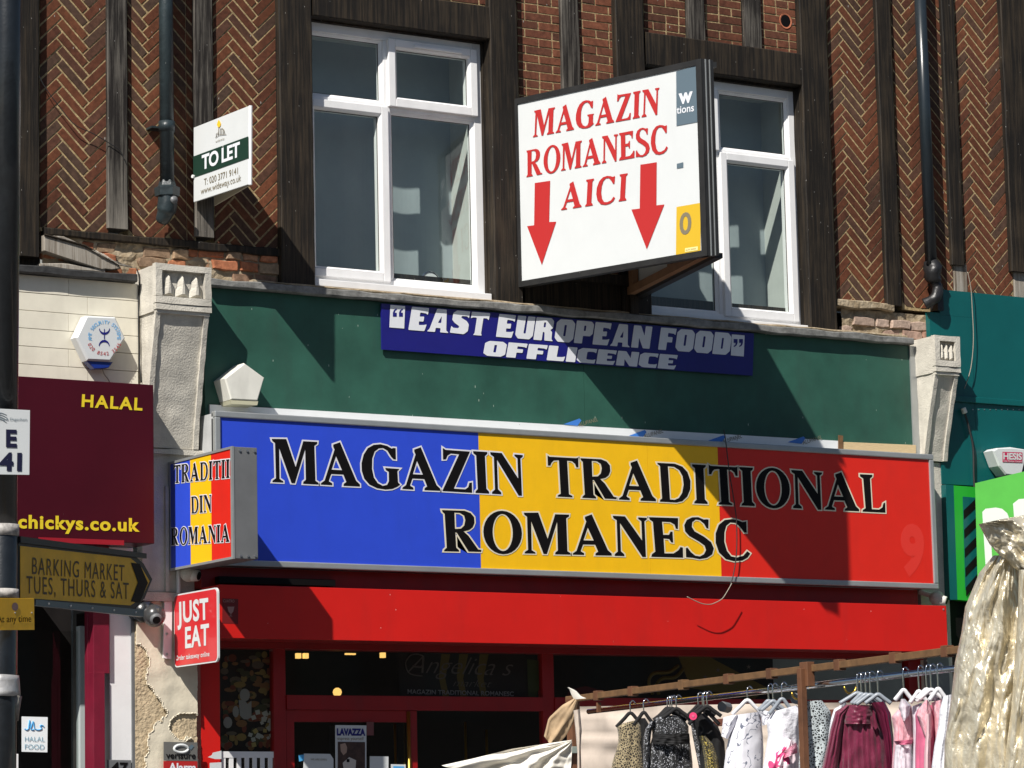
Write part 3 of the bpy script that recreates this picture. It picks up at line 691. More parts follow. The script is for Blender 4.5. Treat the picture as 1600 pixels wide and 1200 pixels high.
def window(XLw, XRw, Z0, Z1, mirror, label):
    d = -.055; 
    root = bpy.data.objects.new('window', None); COL.objects.link(root); root.parent = HM
    root.location = (XLw - HM.location.x, 0, 0); root['label'] = label
    W = XRw - XLw; H = Z1 - Z0
    # u runs from the top-hung side: fixed light with casement below | top-hung sash with fixed light below
    def mx(a): return XRw - (a - XLw) if mirror else a
    def span(a, b): 
        a, b = mx(a), mx(b); return (min(a, b), max(a, b))
    fw = .055
    xm = XLw + W * .475; zt = Z0 + H * .705
    MBf = MB()
    fr = MB()
    fr.box(XLw, XLw + fw, -d, -d + .07, Z0, Z1); fr.box(XRw - fw, XRw, -d, -d + .07, Z0, Z1)
    fr.box(XLw + fw, XRw - fw, -d, -d + .07, Z1 - fw, Z1); fr.box(XLw + fw, XRw - fw, -d, -d + .07, Z0, Z0 + fw)
    a, b = span(xm - .022, xm + .022); fr.box(a, b, -d + .002, -d + .068, Z0 + fw, Z1 - fw)
    fr.box(XLw + fw, min(a, b), -d + .004, -d + .066, zt - .02, zt + .02); fr.box(max(a, b), XRw - fw, -d + .004, -d + .066, zt - .02, zt + .02)
    fr.build('frame', M['upvc'], root, bevel=.004)
    # fixed upper light (casement side)
    a, b = span(XLw + fw, xm - .022); MB2 = ring_obj('bead', a, b, zt + .02, Z1 - fw, .006, .0 + d - .05, d - .012, M['upvc'], root, bev=0)
    pane(a + .018, b - .018, zt + .038, Z1 - fw - .018, d - .03, root)
    # fixed lower light (top-hung side)
    a, b = span(xm + .022, XRw - fw); ring_obj('bead', a, b, Z0 + fw, zt - .02, .006, d - .05, d - .012, M['upvc'], root, bev=0)
    pane(a + .018, b - .018, Z0 + fw + .018, zt - .038, d - .03, root)
    # casement sash
    a, b = span(XLw + fw - .018, xm - .004)
    ring_obj('sash', a, b, Z0 + fw - .014, zt - .004, .048, d - .05, d + .022, M['upvc'], root)
    pane(a + .06, b - .06, Z0 + fw + .046, zt - .064, d - .012, root)
    # top-hung sash
    a, b = span(xm + .004, XRw - fw + .018)
    ring_obj('sash', a, b, zt + .004, Z1 - fw + .012, .048, d - .05, d + .022, M['upvc'], root)
    pane(a + .06, b - .06, zt + .064, Z1 - fw - .048, d - .012, root)
    a2, b2 = a + (b - a) * .28, a + (b - a) * .82
    MB().box(a2, b2, -d - .036, -d - .022, Z1 - fw - .030, Z1 - fw - .012).build('trickle_vent', M['upvc'], root, bevel=.003)
    # sill
    MB().box(XLw - .0, XRw, -d - .075, -d - .001, Z0 - .03, Z0 + .012).build('sill', M['upvc'], root, bevel=.004)
    # room behind: jambs, ceiling, floor, blind
    y0 = -d + .072; yb = y0 + .30
    rb = MB(); rb.box(XLw - .06, XLw - .0, y0, yb + .5, Z0 - .1, Z1 + .1); rb.box(XRw, XRw + .06, y0, yb + .5, Z0 - .1, Z1 + .1)
    rb.box(XLw - .06, XRw + .06, y0, yb + .5, Z1 + .0, Z1 + .06); rb.box(XLw - .06, XRw + .06, y0, yb + .5, Z0 - .1, Z0 - .03)
    rb.build('jamb_lining', M['roomwall'], root)
    # blind with vertical folds
    vs = []; fs = []; n = 40
    for i in range(n + 1):
        x = XLw + W * i / n; yy = yb + .004 * math.sin(i * .7)
        vs += [(x, yy, Z0 - .03), (x, yy, Z1)]
    for i in range(n): fs.append((2*i, 2*i + 2, 2*i + 3, 2*i + 1))
    MB().add(vs, fs).build('blind', M['blind'], root)
    return root
bpy_w1 = None
wd = -.055
# right part of window one spans px 607..752 about its mullion
xm1 = P(607, 300, wd).x; xr1 = P(755, 300, wd).x; W1 = (xr1 - xm1) / .525; z0 = Z(757, 470, wd) + .02; z1 = Z(748, 69, wd) + .0
W1r = window(xr1 - W1, xr1, z0, z1, False, 'left first floor window with white frame')
xm2 = P(1127, 400, wd).x; xr2 = P(1250, 400, wd).x; W2 = (xr2 - xm2) / .475
W2r = window(xr2 - W2, xr2, Z(1253, 517, wd) + .012, Z(1239, 143, wd), True, 'right first floor window partly hidden by the projecting sign')
print('win', W1, z1 - z0, W2, Z(1239, 143, wd) - Z(1253, 517, wd), xr2 - W2, X(1011, 400, .05))
# reveals: wall fill around the windows
for xa, xb, za, zb in ((X(490), xr1 - W1, z0 - .05, ZB1), (xr1, X(772), z0 - .05, ZB1), (X(490), X(770), z1, ZB1 + .05),
                       (X(1008), xr2 - W2, z0 - .05, ZB2), (xr2, X(1258), z0 - .05, ZB2), (X(1008), X(1258), Z(1239, 143, wd), ZB2 + .05),
                       (X(490), X(770), ZF - .12, z0 - .03), (X(1008), X(1258), ZF - .12, z0 - .032)):
    if xb > xa and zb > za: MB().box(xa, xb, .03, .15, za, zb).build('reveal', M['timber'], HM)
# things standing on the window board inside the left window
def card(px0, px1, y0, y1, label, dd=-.33):
    a, b = P(px0, y1, dd), P(px1, y0, dd)
    o = MB().box(a.x, b.x, a.y, a.y + .012, a.z, b.z).build('card', M['card'], None, bevel=.003); tag(o, label, 'card', None); return o
mi = thing('mirror', 'small round mirror on the board inside the left upstairs window', 'mirror', P(672, 447, -.2))
MB().tube([P(672, 441, -.2) + Vector((0, -.004, 0)), P(672, 441, -.2) + Vector((0, .006, 0))], .062, 24).build('disc', M['upvc'], mi)
cc = P(672, 441, -.2)
MB().tube([cc + Vector((math.cos(a) * .064, -.005, math.sin(a) * .064)) for a in [k * math.pi / 12 for k in range(25)]], .004, 6).build('rim', M['chrome'], mi)
mi.location = cc - Vector((0, 0, .07))
for ch in mi.children: ch.matrix_parent_inverse = Matrix.Translation(-mi.location)

# ================================================================== FASCIA BAND OF THE MIDDLE SHOP
zgb = Z(700, 655, .03) - .2
fascia = thing('green_fascia', 'dark green painted fascia board over the flag coloured shop sign', 'fascia', (X(870), 0, zgb))
xg0, xg1 = X(320, 550, .03), X(1432, 620, .03)
xs = [xg0, X(913, 620, .03), xg1]
MB().box(xs[0], xs[1] - .001, -.03, .02, zgb, ZF).build('board', M['green'], fascia)
MB().box(xs[1] + .001, xs[2], -.03, .02, zgb, ZF).build('board', M['green'], fascia)
MB().box(X(1422, 600, .03), X(1432, 600, .03) - .004, -.042, -.031, zgb, ZF).build('edge_strip', M['alu'], fascia)
rough_box('flashing', xg0, X(1426, 540, .07), -.02, .085, ZF + .002, ZF + .045, M['lead'], fascia, .010, 31, .05)
rough_box('flashing_bed', xg0 + .3, X(1420, 540, .07), -.02, .060, ZF + .046, ZF + .062, M['rubble'], fascia, .008, 37, .04)
# white aluminium strip behind the top of the sign
fw_ = wall_fn(.045)
strip = slab('strip', fw_, [(328, 632), (1314, 689), (1314, 760), (328, 700)], .012, M['strip'], fascia)
slab('plank', fw_, [(1317, 690.5), (1431, 695.5), (1431, 730), (1317, 726)], .02, M['pale_wood'], fascia, off=.003, bevel=.002)
slab('hinge', fw_, [(1309, 680), (1316, 681), (1316, 704), (1309, 703)], .006, M['rust'], fascia, off=.009)
for (a, b) in ((902, 662), (1004, 680), (1127, 688), (1252, 690)):
    poly('print_mark', fw_, [(a - 22, b + 1), (a + 3, b - 8), (a + 6, b - 5), (a, b + 3.5)], M['print_blue'], fascia, off=.0028)
    place('print_lettering', bfont('ALUPANEL'), fw_, (a + 2, b + 5), (a + 32, b - 4), (a + 1, b - 1), M['greyprint'], fascia, off=.0045)

# ================================================================== SIGNS OF THE MIDDLE SHOP
def centre(pts, fn):
    q = [fn(x, y) for x, y in pts]; return sum(q, Vector()) / len(q)
# ---- the big flag-coloured box sign
DS = .235
sw = wall_fn(DS)
xl, xr_ = P(337, 770, DS).x, P(1463, 812, DS).x
zt_ = (P(345, 644, DS).z + P(1455, 708, DS).z) / 2; zb_ = (P(335, 885, DS).z + P(1470, 919, DS).z) / 2
sign = thing('shop_sign', 'long blue, yellow and red shop sign in an aluminium frame over the red awning', 'sign', ((xl + xr_) / 2, 0, zb_))
MB().box(xl, xr_, -DS + .03, -.046, zb_ + .012, zt_ - .012).build('housing', mat('grey_housing', (.45, .46, .46), .6, var=.1, dirt=.4), sign)
t = .036
fr = MB()
fr.box(xl, xr_, -DS, -DS + .05, zt_ - t, zt_); fr.box(xl, xr_, -DS, -DS + .05, zb_, zb_ + t)
fr.box(xl, xl + t, -DS, -DS + .05, zb_ + t, zt_ - t); fr.box(xr_ - t, xr_, -DS, -DS + .05, zb_ + t, zt_ - t)
fr.build('frame', M['alu'], sign, bevel=.006)
e1, e2 = P(751, 780, DS).x, P(1126, 800, DS).x
xseam = P(1015, 780, DS).x
for a, b, mt in ((xl + t, e1, 'blue'), (e1 + .0005, xseam, 'yellow'), (xseam + .0012, e2, 'yellow'), (e2 + .0005, xr_ - t, 'redv')):
    MB().box(a, b, -DS + .012, -DS + .028, zb_ + t, zt_ - t).build('face_panel', M[mt], sign)
sf = wall_fn(DS - .012)
def serif_line(txt, bl, br, tl, parent, fn, mt, omt=None, ow=.035, off=.002, gap=.05, slant=0, name='lettering'):
    if omt is not None:
        V, F, bb = word(txt, GL, gap, ow); place('letter_outline', (V, F, bb), fn, bl, br, tl, M[omt], parent, off=off, slant=slant)
    place(name, word(txt, GL, gap), fn, bl, br, tl, M[mt], parent, off=off + .0015, slant=slant)
serif_line('MAGAZIN', (425, 753), (818, 774), (424, 686), sign, sf, 'black', 'outline')
serif_line('TRADITIONAL', (856, 775), (1383, 801), (855, 713), sign, sf, 'black', 'outline_sand')
serif_line('ROMANESC', (691, 861), (1172, 874), (690, 797), sign, sf, 'black', 'outline_sand')
# ghost of an old letter on the red part
gp = mat('ghost_of_removed_letter', (.70, .04, .028), .3)
V, F, bb = bfont('9', .05); place('ghost_letter', (V, F, bb), sf, (1407, 893), (1444, 895), (1407, 818), gp, sign, off=.0008)
# ---- loose cable across the sign
cab = tag(line('cable', sw, [(1128, 672), (1131, 690), (1137, 740), (1145, 790), (1148, 820), (1148, 860), (1144, 893), (1138, 916)], .0035, M['wiredark'], None, off=.02), 'thin loose cable hanging down the front of the flag coloured sign', 'cable')
cab2 = tag(line('cable', wall_fn(.42), [(1139, 912), (1131, 926), (1124, 936), (1114, 942), (1104, 945), (1090, 943), (1069, 933)], .0028, M['wirelight'], None, off=.03), 'thin pale cable curling in a loop over the red awning', 'cable')
# ---- blue banner
DB = .055; bw = wall_fn(DB)
ban = thing('banner_board', 'narrow navy blue board with white EAST EUROPEAN FOOD lettering under the windows', 'sign', centre([(596, 547), (1176, 587)], bw))
slab('board', bw, [(596, 474), (1178, 521), (1176, 587), (597, 546)], .012, M['navy'], ban)
def heavy(txt, bl, br, tl, sl, gap=.05, space=.36):
    place('lettering', word(txt, HV, gap, 0, space), bw, bl, br, tl, M['whiteprint'], ban, off=.0035, slant=sl)
heavy('EAST EUROPEAN FOOD', (637.5, 515.5), (1139, 555), (640, 479), .10)
heavy('OFFLICENCE', (754, 555.5), (1055, 577.5), (755, 532), .16)
for (x0, y0, x1, y1, inv) in ((608.5, 476.5, 632.5, 513.5, 1), (1142, 522.5, 1163, 557, -1)):
    s_ = (y1 - y0) * .0
    sl_ = .077 * (x1 - x0)
    q = [(x0 + 1, y0), (x1, y0 + sl_), (x1 - 1.4, y1 + (0 if inv > 0 else .2)), (x0 - .6, y1 - sl_)]
    poly('quote_block', bw, q, M['whiteprint'], ban, off=.0035)
    for k in (0, 1):
        ax = x0 + (x1 - x0) * (.32 + .40 * k); ay = y0 + (y1 - y0) * .36
        comma = [(-3, 5), (3, 5), (3, -1), (0, -1), (.6, -4), (3.2, -6), (2.4, -7.6), (-1.4, -5), (-3, -1)]
        poly('quote_mark', bw, [(ax + inv * c[0], ay + inv * c[1]) for c in comma], M['navy'], ban, off=.005)
# ---- large V-shaped projecting sign
A = P(808, 449, .03); B = P(1106, 400, 1.41); At = P(808, 157, .03); Bt = P(1106, 92.5, 1.41)
zlo = (A.z + B.z) / 2; zhi = (At.z + Bt.z) / 2
B.z = zlo; A.z = zlo
Cx = P(985, 466, .03); C_ = Vector((Cx.x, -.03, zlo))
vs_ = thing('projecting_sign', 'big white V-shaped projecting sign with red arrows between the two windows', 'sign', (A.x, 0, zlo))
def panel_board(a, b, z0, z1, th, nm, mt, parent, off=0.0, side=1):
    u = (b - a).normalized(); n = Vector((u.y, -u.x, 0)) * side
    a = Vector((a.x, a.y, 0)); b = Vector((b.x, b.y, 0)); p = [a + n * off, b + n * off, b + n * (off - th), a + n * (off - th)]
    mb = MB(); mb.add([Vector((q.x, q.y, z0)) for q in p] + [Vector((q.x, q.y, z1)) for q in p], [(0, 3, 2, 1), (4, 5, 6, 7), (0, 1, 5, 4), (1, 2, 6, 5), (2, 3, 7, 6), (3, 0, 4, 7)])
    return mb.build(nm, mt, parent)
def lerp(a, b, t): return a + (b - a) * t
LV = (B - A).length
f_ = .04 / LV
# left face and its black frame
panel_board(lerp(A, B, f_), lerp(A, B, 1 - f_), zlo + .035, zhi - .035, .012, 'face_panel', M['white'], vs_, off=.0)
for a, b, z0_, z1_ in ((0, 1, zlo, zlo + .035), (0, 1, zhi - .035, zhi), (0, f_, zlo + .035, zhi - .035), (1 - f_, 1, zlo + .035, zhi - .035)):
    panel_board(lerp(A, B, a), lerp(A, B, b), z0_, z1_, .05, 'frame_bar', M['frameblack'], vs_, off=.008)
# right face: wooden studs, board, frame
R0 = Vector((B.x + .055, B.y - .0, zlo)); R1 = C_ + Vector((.02, 0, 0))
panel_board(R1, R0, zlo + .02, zhi - .02, .010, 'face_panel', mat('back_of_sign_board', (.50, .50, .46), .6, var=.05), vs_, off=.0, side=1)
for z0_, z1_ in ((zlo, zlo + .03), (zhi - .03, zhi)):
    panel_board(R1, lerp(R1, R0, .97), z0_, z1_, .05, 'frame_bar', M['frameblack'], vs_, off=-.012)
LR = (R0 - R1).length
wd_ = mat('brown_sign_batten', (.20, .10, .045), .7, var=.2)
panel_board(lerp(R1, R0, .02), lerp(R1, R0, .95), zlo + .012, zlo + .06, .045, 'batten', wd_, vs_, off=.05)
for tt in (.04, .52, .90):
    panel_board(lerp(R1, R0, tt), lerp(R1, R0, tt + .045), zlo + .062, zhi - .03, .04, 'batten', wd_, vs_, off=.046)
# bottom tie against the wall
MB().box(A.x + .25, C_.x, -.07, -.035, zlo + .07, zlo + .13).build('tie_bar', M['timber'], vs_)
MB().box(C_.x - .03, C_.x + .03, -.075, -.03, zlo - .16, zhi).build('wall_post', M['timber'], vs_)
# nose: three stacked frame edges
u1 = (B - A).normalized()
for k, (o0, w0, mt) in enumerate(((0, .018, 'frameblack'), (.020, .006, 'alu'), (.028, .014, 'frameblack'), (.044, .005, 'alu'), (.051, .018, 'frameblack'))):
    q = B + Vector((o0, -.004 * k + .008, 0)); MB().box(q.x, q.x + w0, q.y - .01, q.y + .05, zlo + .001 * k, zhi - .001 * k).build('nose_strip', M[mt], vs_)
vf = plane_fn(A, B, Vector((A.x, A.y, zhi)))
serif_line('MAGAZIN', (833, 214.5), (1029, 178.5), (835, 173.5), vs_, vf, 'redprint', gap=.07)
serif_line('ROMANESC', (822, 277), (1044, 237), (823, 235.5), vs_, vf, 'redprint', gap=.05)
serif_line('AICI', (877, 328.5), (979, 313), (880, 287), vs_, vf, 'redprint', gap=.13)
poly('arrow', vf, [(836, 286), (860, 282.5), (858.5, 347), (869.5, 346.5), (847, 414), (824, 353.5), (835, 352)], M['redprint'], vs_)
poly('arrow', vf, [(1001, 257.5), (1026.5, 253.5), (1026, 321), (1038.5, 319.5), (1011, 389.5), (987, 327.5), (1000, 326)], M['redprint'], vs_)
slatep = [(1057, 112), (1094.5, 101), (1094.5, 190), (1057.5, 197)]
poly('print_block', vf, slatep, M['slate'], vs_)
poly('print_block', vf, [(1058, 256), (1068, 253.5), (1068, 262), (1058, 263.5)], M['slate'], vs_)
poly('print_block', vf, [(1057.5, 323.5), (1095, 317), (1095, 393), (1056.5, 399)], mat('yellow_print_fade', (.62, .40, .02), .5), vs_)
poly('print_block', vf, [(1071, 388), (1091, 385), (1091, 391), (1071, 394)], mat('cream_print', (.85, .72, .3), .5), vs_, off=.0045)
place('lettering', bfont('AUW SIGNS'), vf, (1072, 392.3), (1088, 389.6), (1072, 390), M['greyprint'], vs_, off=.006)
W_ = GL.get('W')
place('lettering', bfont('w', .035), vf, (1061, 162.5), (1083, 158.5), (1061, 139), M['whiteprint'], vs_, off=.0045)
place('lettering', bfont('tions', .012), vf, (1058, 178), (1085, 173.5), (1058, 166.5), M['whiteprint'], vs_, off=.0045)
place('lettering', bfont('0', .02), vf, (1062.5, 367), (1081, 363.5), (1062.5, 334), M['greyprint'], vs_, off=.0045)
# ---- TO LET board
A = P(302.5, 316, .05); B = P(388, 288, .56); At = P(302.5, 199.5, .05); Bt = P(388.5, 165.5, .56)
tl_ = thing('to_let_board', 'white V-shaped TO LET board fixed to a timber stud beside the downpipe', 'sign', (A.x, 0, A.z))
def quad_slab(nm, a, b, c, d_, th, mt, parent, flip=1):
    n = (b - a).cross(c - a).normalized()
    if n.dot(a - CAM) < 0: n = -n
    return MB().prism([a, b, c, d_], n * th * flip).build(nm, mt, parent, bevel=.002)
quad_slab('face_panel', A, B, Bt, At, .010, M['white'], tl_)
R1 = P(336, 322, .05); R1t = Vector((R1.x, R1.y, R1.z + (At.z - A.z)))
B2, Bt2 = B + Vector((.022, .004, 0)), Bt + Vector((.022, .004, 0))
MB().prism([B2, R1, R1t, Bt2], Vector((-.008, -.003, 0))).build('face_panel', mat('cream_board_back', (.55, .50, .38), .6), tl_)
MB().tube([B + Vector((.012, 0, -.002)), Bt + Vector((.012, 0, .002))], .011, 8).build('nose_strip', M['upvc'], tl_)
tf = plane_fn(A, B, At)
grn = mat('dark_green_print', (.008, .035, .022), .5, specks=1.2)
poly('green_band', tf, [(302.3, 244.5), (388.3, 213), (388.8, 247), (302.4, 278)], grn, tl_, off=.002)
place('lettering', bfont('TO LET', .03, spacing=.92), tf, (316, 265), (375.5, 243.5), (316, 243), M['whiteprint'], tl_, off=.0035)
place('lettering', bfont('T: 020 3771 9141'), tf, (319, 289.5), (372, 271.5), (319, 279.5), M['greyprint'], tl_, off=.002)
place('lettering', bfont('www.wideway.co.uk'), tf, (314, 304), (377, 282.5), (314, 294), M['greyprint'], tl_, off=.002)
place('lettering', bfont('wideway'), tf, (337, 223), (351, 217.5), (337, 220), M['greyprint'], tl_, off=.002)
for pts in ([(337, 215), (343, 211), (354, 209.5)], [(338.5, 214), (338.5, 209), (341, 207.5), (341, 211)], [(342, 211), (342, 200)], [(344.5, 211), (344.5, 201), (348, 200.5), (351, 203.5), (351.5, 210)], [(347, 210), (347, 201)], [(349.5, 210), (349.5, 203)]):
    line('logo_line', tf, pts, .0016, M['greyprint'], tl_, off=.003, seg=4, sm=False)
flame = [(342.5, 187), (345.5, 192), (345.2, 196), (343, 199.5), (341, 198.5), (339.5, 195), (340.5, 191)]
poly('logo_flame', tf, flame, M['orangeprint'], tl_, off=.003)
MB().tube([tf(303, 276, .0), tf(303, 276, .012)], .010, 12).build('fixing', M['upvc'], tl_)

# ---- TRADITII DIN ROMANIA box
xw = P(264, 874, .02).x; th = .165
PB = .80
a0 = P(263, 875, .06); e0 = P(364, 872.5, .06)
# find the outward length so that the outer edge lands on its pixel column
def find_out(x_, px, py):
    lo, hi = .0, 3.0
    for _ in range(40):
        m = (lo + hi) / 2
        if P(px, py, m).x > x_: lo = m
        else: hi = m
    return lo
xface = P(263, 790, .05).x
dout = find_out(xface, 365, 785)
ztop = P(365, 697, dout).z; zbot = P(363, 873, dout).z
xr2_ = P(403, 785, dout).x
print('flag box out', dout, xr2_ - xface, ztop - zbot, P(263, 713, .05).z - ztop, P(263, 876, .05).z - zbot)
bx = thing('flag_box_sign', 'small projecting box sign in blue, yellow and red stripes left of the long sign', 'sign', (xface, 0, zbot))
MB().box(xface + .006, xr2_, -dout + .003, -.24 if False else -.05, zbot + .002, ztop - .002).build('housing', M['galv'], bx, bevel=.003)
def sidef(px, py, off=0.0):
    r = ray(px, py); return CAM + r * ((xface - CAM.x) / r.x) + Vector((-off, 0, 0))
zz = lambda s: zbot + s * (ztop - zbot)
f0, f1 = .06, dout
for k, (a, b, mt) in enumerate(((.03, .34, 'blue'), (.34, .665, 'yellow'), (.665, .97, 'redv'))):
    MB().box(xface - .001, xface + .004, -(f0 + (f1 - f0) * a), -(f0 + (f1 - f0) * b) + .0006, zz(.022), zz(.978)).build('stripe_panel', M[mt], bx)
fb = MB()
fb.box(xface - .006, xface + .005, -f1, -f0, zz(0), zz(.022)); fb.box(xface - .006, xface + .005, -f1, -f0, zz(.978), zz(1))
fb.box(xface - .006, xface + .005, -(f0 + (f1 - f0) * .03), -f0, zz(.022), zz(.978)); fb.box(xface - .006, xface + .005, -f1, -(f0 + (f1 - f0) * .97), zz(.022), zz(.978))
fb.build('frame', M['alu'], bx)
def boxline(txt, bl, br, tl, ow=.05):
    place('letter_outline', word(txt, GL, .10, ow), sidef, bl, br, tl, M['outline'], bx, off=.003)
    place('lettering', word(txt, GL, .10), sidef, bl, br, tl, M['black'], bx, off=.0045)
boxline('TRADITII', (272, 755), (359.5, 746.5), (272.5, 727))
boxline('DIN', (299.5, 802.5), (331, 799.5), (299.5, 776))
boxline('ROMANIA', (268, 852), (359.5, 846.5), (268.5, 825.5))
for py_ in (zz(.965), zz(.03)):
    for k in range(3):
        q = Vector((xface + .04 + k * .045, -dout, py_)); MB().tube([q, q + Vector((0, -.004, 0))], .007, 8).build('screw', M['screw'], bx)
MB().tube([(xface + .05, -.07, zbot - .25), (xface + .05, -.07, zbot + .03)], .012, 8).build('bracket', M['upvc'], bx)

# ---- JUST EAT flag
dj = 0; xj = P(269, 985, .05).x; dj = find_out(xj, 340, 975)
zj0 = P(340, 1034, dj).z; zj1 = P(340, 917.5, dj).z
je = thing('red_flag_sign', 'small red projecting sign with white JUST EAT lettering beside the peeling pillar', 'sign', (xj, 0, zj0))
def sj(px, py, off=0.0):
    r = ray(px, py); return CAM + r * ((xj - CAM.x) / r.x) + Vector((-off, 0, 0))
def rrect(y0, y1, z0_, z1_, r, n=5):
    o = []
    for cx_, cz_, a0_ in ((y1 - r, z1_ - r, 0), (y0 + r, z1_ - r, 90), (y0 + r, z0_ + r, 180), (y1 - r, z0_ + r, 270)):
        for k in range(n + 1):
            a = math.radians(a0_ + 90 * k / n); o.append((cx_ + r * math.cos(a), cz_ + r * math.sin(a)))
    return o
def sideboard(x, pts, th, nm, mt, parent): return MB().prism([(x, -a, b) for a, b in pts], (th, 0, 0)).build(nm, mt, parent)
sideboard(xj, rrect(.075, dj, zj0, zj1, .03), .012, 'rim', M['white'], je)
sideboard(xj - .0015, rrect(.083, dj - .008, zj0 + .008, zj1 - .008, .026), .001, 'face_panel', mat('just_red', (.60, .022, .028), .3, coat=.4), je)
for s in (('JUST', (278, 973), (326.5, 966.5), (277.5, 941), .03), ('EAT', (290, 1012), (327.5, 1006.5), (289.8, 980), .03), ('Order takeaway online', (275.5, 1032), (328, 1025), (275.5, 1024.5), .018)):
    place('lettering', bfont(s[0], s[4], spacing=1.08), sj, s[1], s[2], s[3], M['white'], je, off=.003)
slab('wall_plate', wall_fn(.075), [(257, 940), (269, 940), (268, 1030), (255, 1028)], .01, M['upvc'], je)
for py_ in (990, 1022): MB().tube([P(261, py_, .075), P(261, py_, .082)], .007, 8).build('screw', M['screw'], je)

# ================================================================== AWNING CASSETTE
DA = .36
zt1 = (P(452, 916, DA).z + P(1479, 947, DA).z) / 2; zb1 = (P(512, 1000, DA).z + P(1481, 1019, DA).z) / 2
xa0, xa1 = P(343, 960, DA).x, P(1480, 985, DA).x
aw = thing('red_awning', 'long closed red awning box running under the flag coloured shop sign', 'awning', ((xa0 + xa1) / 2, 0, zb1))
MB().box(xa0, xa1, -DA, -DA + .012, zb1, zt1).build('front_panel', M['red'], aw, bevel=.002)
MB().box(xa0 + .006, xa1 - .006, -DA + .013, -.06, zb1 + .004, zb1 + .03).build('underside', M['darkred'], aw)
MB().box(xa0, xa0 + .005, -DA + .0125, -.06, zb1 + .031, zt1 - .002).build('end_plate', M['red'], aw)
MB().box(xa1 - .005, xa1, -DA + .0125, -.06, zb1 + .031, zt1 - .002).build('end_plate', M['red'], aw)
for px_, py_ in ((1474, 952), (1476, 1015)): MB().tube([P(px_, py_, DA), P(px_, py_, DA + .003)], .006, 8).build('screw', M['screw'], aw)
stw = wall_fn(DA); st = mat('faint_sticker', (.25, .03, .03), .4)
poly('sticker', stw, [(347.5, 935), (372, 936), (372, 975), (347, 974)], mat('dark_sticker', (.16, .012, .012), .35), aw, off=.001)
place('sticker_lettering', bfont('CUATRO'), stw, (348.5, 941), (366, 941.5), (348.5, 936.5), mat('pale_sticker_print', (.5, .25, .22), .5), aw, off=.002)
poly('sticker_mark', stw, [(355, 948), (366, 948), (364, 956), (361, 959), (361, 962), (364, 963), (357, 963), (360, 962), (360, 959), (357, 956)], mat('pale_sticker_mark', (.4, .22, .2), .5), aw, off=.002)
# dark red recess board behind, between the sign and the awning
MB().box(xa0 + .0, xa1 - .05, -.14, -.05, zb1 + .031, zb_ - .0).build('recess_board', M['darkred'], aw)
# smudge of lead box top left under the sign
MB().box(P(343, 905, .2).x, P(524, 905, .2).x, -.2, -.142, P(400, 912, .2).z, P(400, 902, .2).z).build('cable_box', M['black'], aw)

